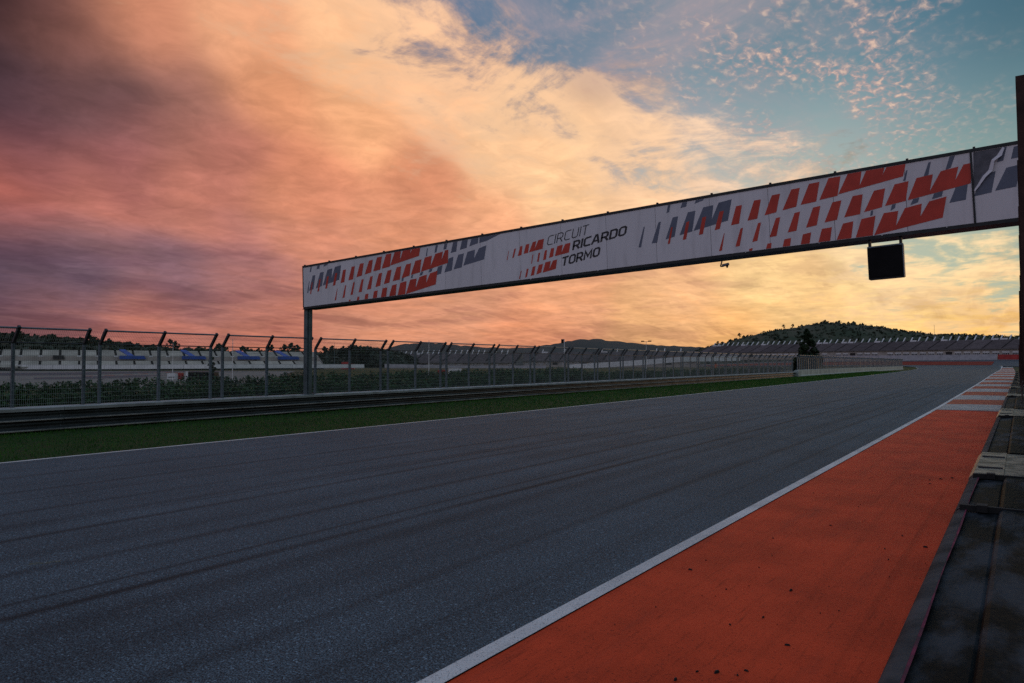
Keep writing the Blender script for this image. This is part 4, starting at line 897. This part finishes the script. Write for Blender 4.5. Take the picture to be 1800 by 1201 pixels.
# barriers in front of the stands
def wall_run(name, label, pts, h, th, mat, step=6.0, cat='barrier', piece='barrier_block', zoff=0.0):
    X0, Y0_, Z0 = pts[0]; t = thing(name, label, cat, (X0, Y0_, Z0))
    for (ax, ay, az), (bx, by, bz) in zip(pts, pts[1:]):
        L = math.hypot(bx-ax, by-ay); n = max(1, round(L/step)); ex, ey = (bx-ax)/L, (by-ay)/L; nx, ny = -ey*th/2, ex*th/2
        for k in range(n):
            a, c = k/n, (k+1)/n; g = .04/L
            p = [(ax+(bx-ax)*(a+g), ay+(by-ay)*(a+g), az+(bz-az)*a), (ax+(bx-ax)*(c-g), ay+(by-ay)*(c-g), az+(bz-az)*c)]
            b = MB().sweep(lambda q: [(q[0]-nx*1.5,q[1]-ny*1.5,q[2]-.6),(q[0]-nx,q[1]-ny,q[2]+h),(q[0]+nx,q[1]+ny,q[2]+h),(q[0]+nx*1.5,q[1]+ny*1.5,q[2]-.6)], p, True, True)
            b.build(piece, M[mat], t)
    return t
def wp(x, d, y): X, Y = plan(x, d); return (X, Y, height(y, d))
wall_run('stadium_barrier', 'white barrier along the foot of the pale left grandstand', [wp(-140,246,646.5), wp(230,254,645.8), wp(370,258,645), wp(640,296,644.5)], .95, .5, 'white', 8)
wall_run('stadium_barrier', 'white barrier along the foot of the grey middle grandstands', [wp(676,372,645), wp(800,378,648), wp(960,372,648)], 1.5, .6, 'white_wall', 9)
wall_run('stadium_barrier', 'white barrier rising towards the far corner behind the dense fence', [wp(1000,372,648), wp(1110,372,641), wp(1200,372,634), wp(1300,400,632.5)], 2.0, .6, 'white', 9)
wall_run('corner_barrier', 'long white barrier beyond the red run-off of the first corner', [wp(1440,520,633), wp(1590,500,632.4), wp(1752,480,630.8)], 3.0, .9, 'white_wall', 12)
wall_run('corner_barrier', 'red barrier at the right end of the white corner barrier', [wp(1754,480,630.6), wp(1860,470,630.6)], 2.7, .9, 'red_wall', 12)

# ------------------------------------------------------------------ infield seen through the left fence
def flat(name, pts, z, mat): return struct(MB().poly([(x, y, z) for x, y in pts]).build(name, mat))
flat('gravel_trap', [plan(-200,75), plan(420,75), plan(520,235), plan(-300,235)], -.26, M['gravel'])
flat('service_track', [plan(-200,150), plan(60,152), plan(150,160), plan(300,205), plan(470,235), plan(300,236), plan(150,205), plan(40,190), plan(-200,188)], -.25, M['asphalt_far'])
flat('service_track', [plan(60,118), plan(150,122), plan(250,135), plan(300,160), plan(240,156), plan(140,138), plan(60,130)], -.25, M['asphalt_far'])
lk = [plan(120,138), plan(200,152), plan(260,176), plan(300,200)]; lk2 = [plan(126,141), plan(205,156), plan(263,181), plan(302,206)]
kt = struct(link('infield_kerb', None, None, (lk[0][0], lk[0][1], -.24)))
for k in range(3):
    for q in range(4):
        f0, f1 = q/4, (q+1)/4; I = lambda P, f: (P[k][0]+(P[k+1][0]-P[k][0])*f, P[k][1]+(P[k+1][1]-P[k][1])*f, -.235)
        MB().poly([I(lk,f0), I(lk,f1), I(lk2,f1), I(lk2,f0)]).build('kerb_stripe', M['kerb_red'] if q % 2 else M['kerb_white'], kt)
flat('lawn', [plan(430,60), plan(1000,80), plan(1100,330), plan(560,270)], -.27, M['soil'])
def crate(name, label, x, depth, w, h, mat, cat='barrier', tilt=0.0, d=1.0):
    X, Y = plan(x, depth); t = thing(name, label, cat, (X, Y, -.26), YAW+tilt)
    MB().sweep(lambda q: [(-w/2,q-d/2,0),(w/2,q-d/2,0),(w/2*.94,q-d/2,h),(-w/2*.94,q-d/2,h)], [0, d], True, True).build('barrier_body', M[mat], t, off=(0,0,0))
    MB().box((-w*.35,-d/2-.02,h*.3),(w*.35,-d/2+.0,h*.42)).build('groove', M['dark'], t, off=(0,0,0)); return t
crate('barrier_block', 'white plastic barrier left of the red one in the infield', 304, 118, 1.35, .95, 'white')
crate('barrier_block', 'red plastic barrier beside a white one in the infield', 316, 119, 1.05, 1.05, 'red_wall')
crate('marker_board', 'narrow white marker board right of the red infield barrier', 329, 119, .36, 1.25, 'white', 'sign', 0, .12)
crate('barrier_block', 'red barrier at the right end of the pale grandstand', 608, 300, 3.6, 3.0, 'red_wall')
crate('barrier_block', 'small red barrier left of a fence post under the dark mound', 619, 300, 2.2, 2.2, 'red_wall')
crate('barrier_block', 'red barrier seen low between two fence posts, below the middle grandstand', 778, 170, 2.4, 1.0, 'red_wall')
crate('barrier_block', 'white barrier beside the red one, below the middle grandstand', 800, 172, 3.2, 1.3, 'white')
crate('parked_container', 'long dark container by the narrow young tree in the infield', 358, 122, 4.6, 1.15, 'dark', 'container', 0, 2.0)
X, Y = plan(1258, 118); t = thing('marshal_post', 'slim orange marker post standing behind the far catch fence', 'post', (X, Y, -.3))
MB().bar((X,Y,-.3),(X,Y,2.25),.17,10).build('post_body', M['orange'], t); MB().bar((X,Y,2.25),(X,Y,2.42),.20,10,.10).build('post_cap', M['dark'], t)
def pole(x, depth, ytop, label, kind='plain', r=.06, zb=-.3):
    X, Y = plan(x, depth); h = height(ytop, depth); t = thing('lamp_pole' if kind != 'plain' else 'mast', label, 'pole', (X, Y, zb))
    MB().bar((X,Y,zb),(X,Y,h),r,8,r*.6).build('shaft', M['white'] if kind != 'dark' else M['steel_post'], t)
    MB().bar((X,Y,zb),(X,Y,zb+.3),r*2,8).build('foot', M['concrete'], t)
    if kind == 'camera':
        MB().box((X-.9,Y-.25,h-1.0),(X-.3,Y+.25,h+.1)).build('camera_head', M['dark'], t); MB().bar((X-.5,Y,h-.2),(X,Y,h),r*.8,6).build('arm', M['steel_post'], t)
    if kind == 'double':
        for s in (-1, 1):
            MB().bar((X,Y,h),(X+s*1.6,Y,h+.1),r*.7,6).build('arm', M['steel_post'], t); MB().box((X+s*1.6-.6,Y-.3,h),(X+s*1.6+.6,Y+.3,h+.45)).build('lamp_head', M['dark'], t)
pole(304, 100, 603, 'thin white mast in front of the pale grandstand, by a blue cover', r=.04)
pole(409, 80, 596, 'thin leaning mast behind the fence left of the gantry leg', r=.045)
pole(754, 150, 598, 'thin pale mast behind the fence below the middle hill', r=.09)
pole(992, 205, 597, 'white pole with a camera head behind the catch fence', 'camera', r=.17)
pole(1136, 300, 601, 'lamp pole with two heads right of the distant hill', 'double', r=.14)
pole(588, 330, 603, 'thin mast by the end of the pale grandstand', 'dark', r=.1)
pole(1643, 760, 571, 'tall thin mast on the skyline above the right grandstand', 'dark', r=.22, zb=5)
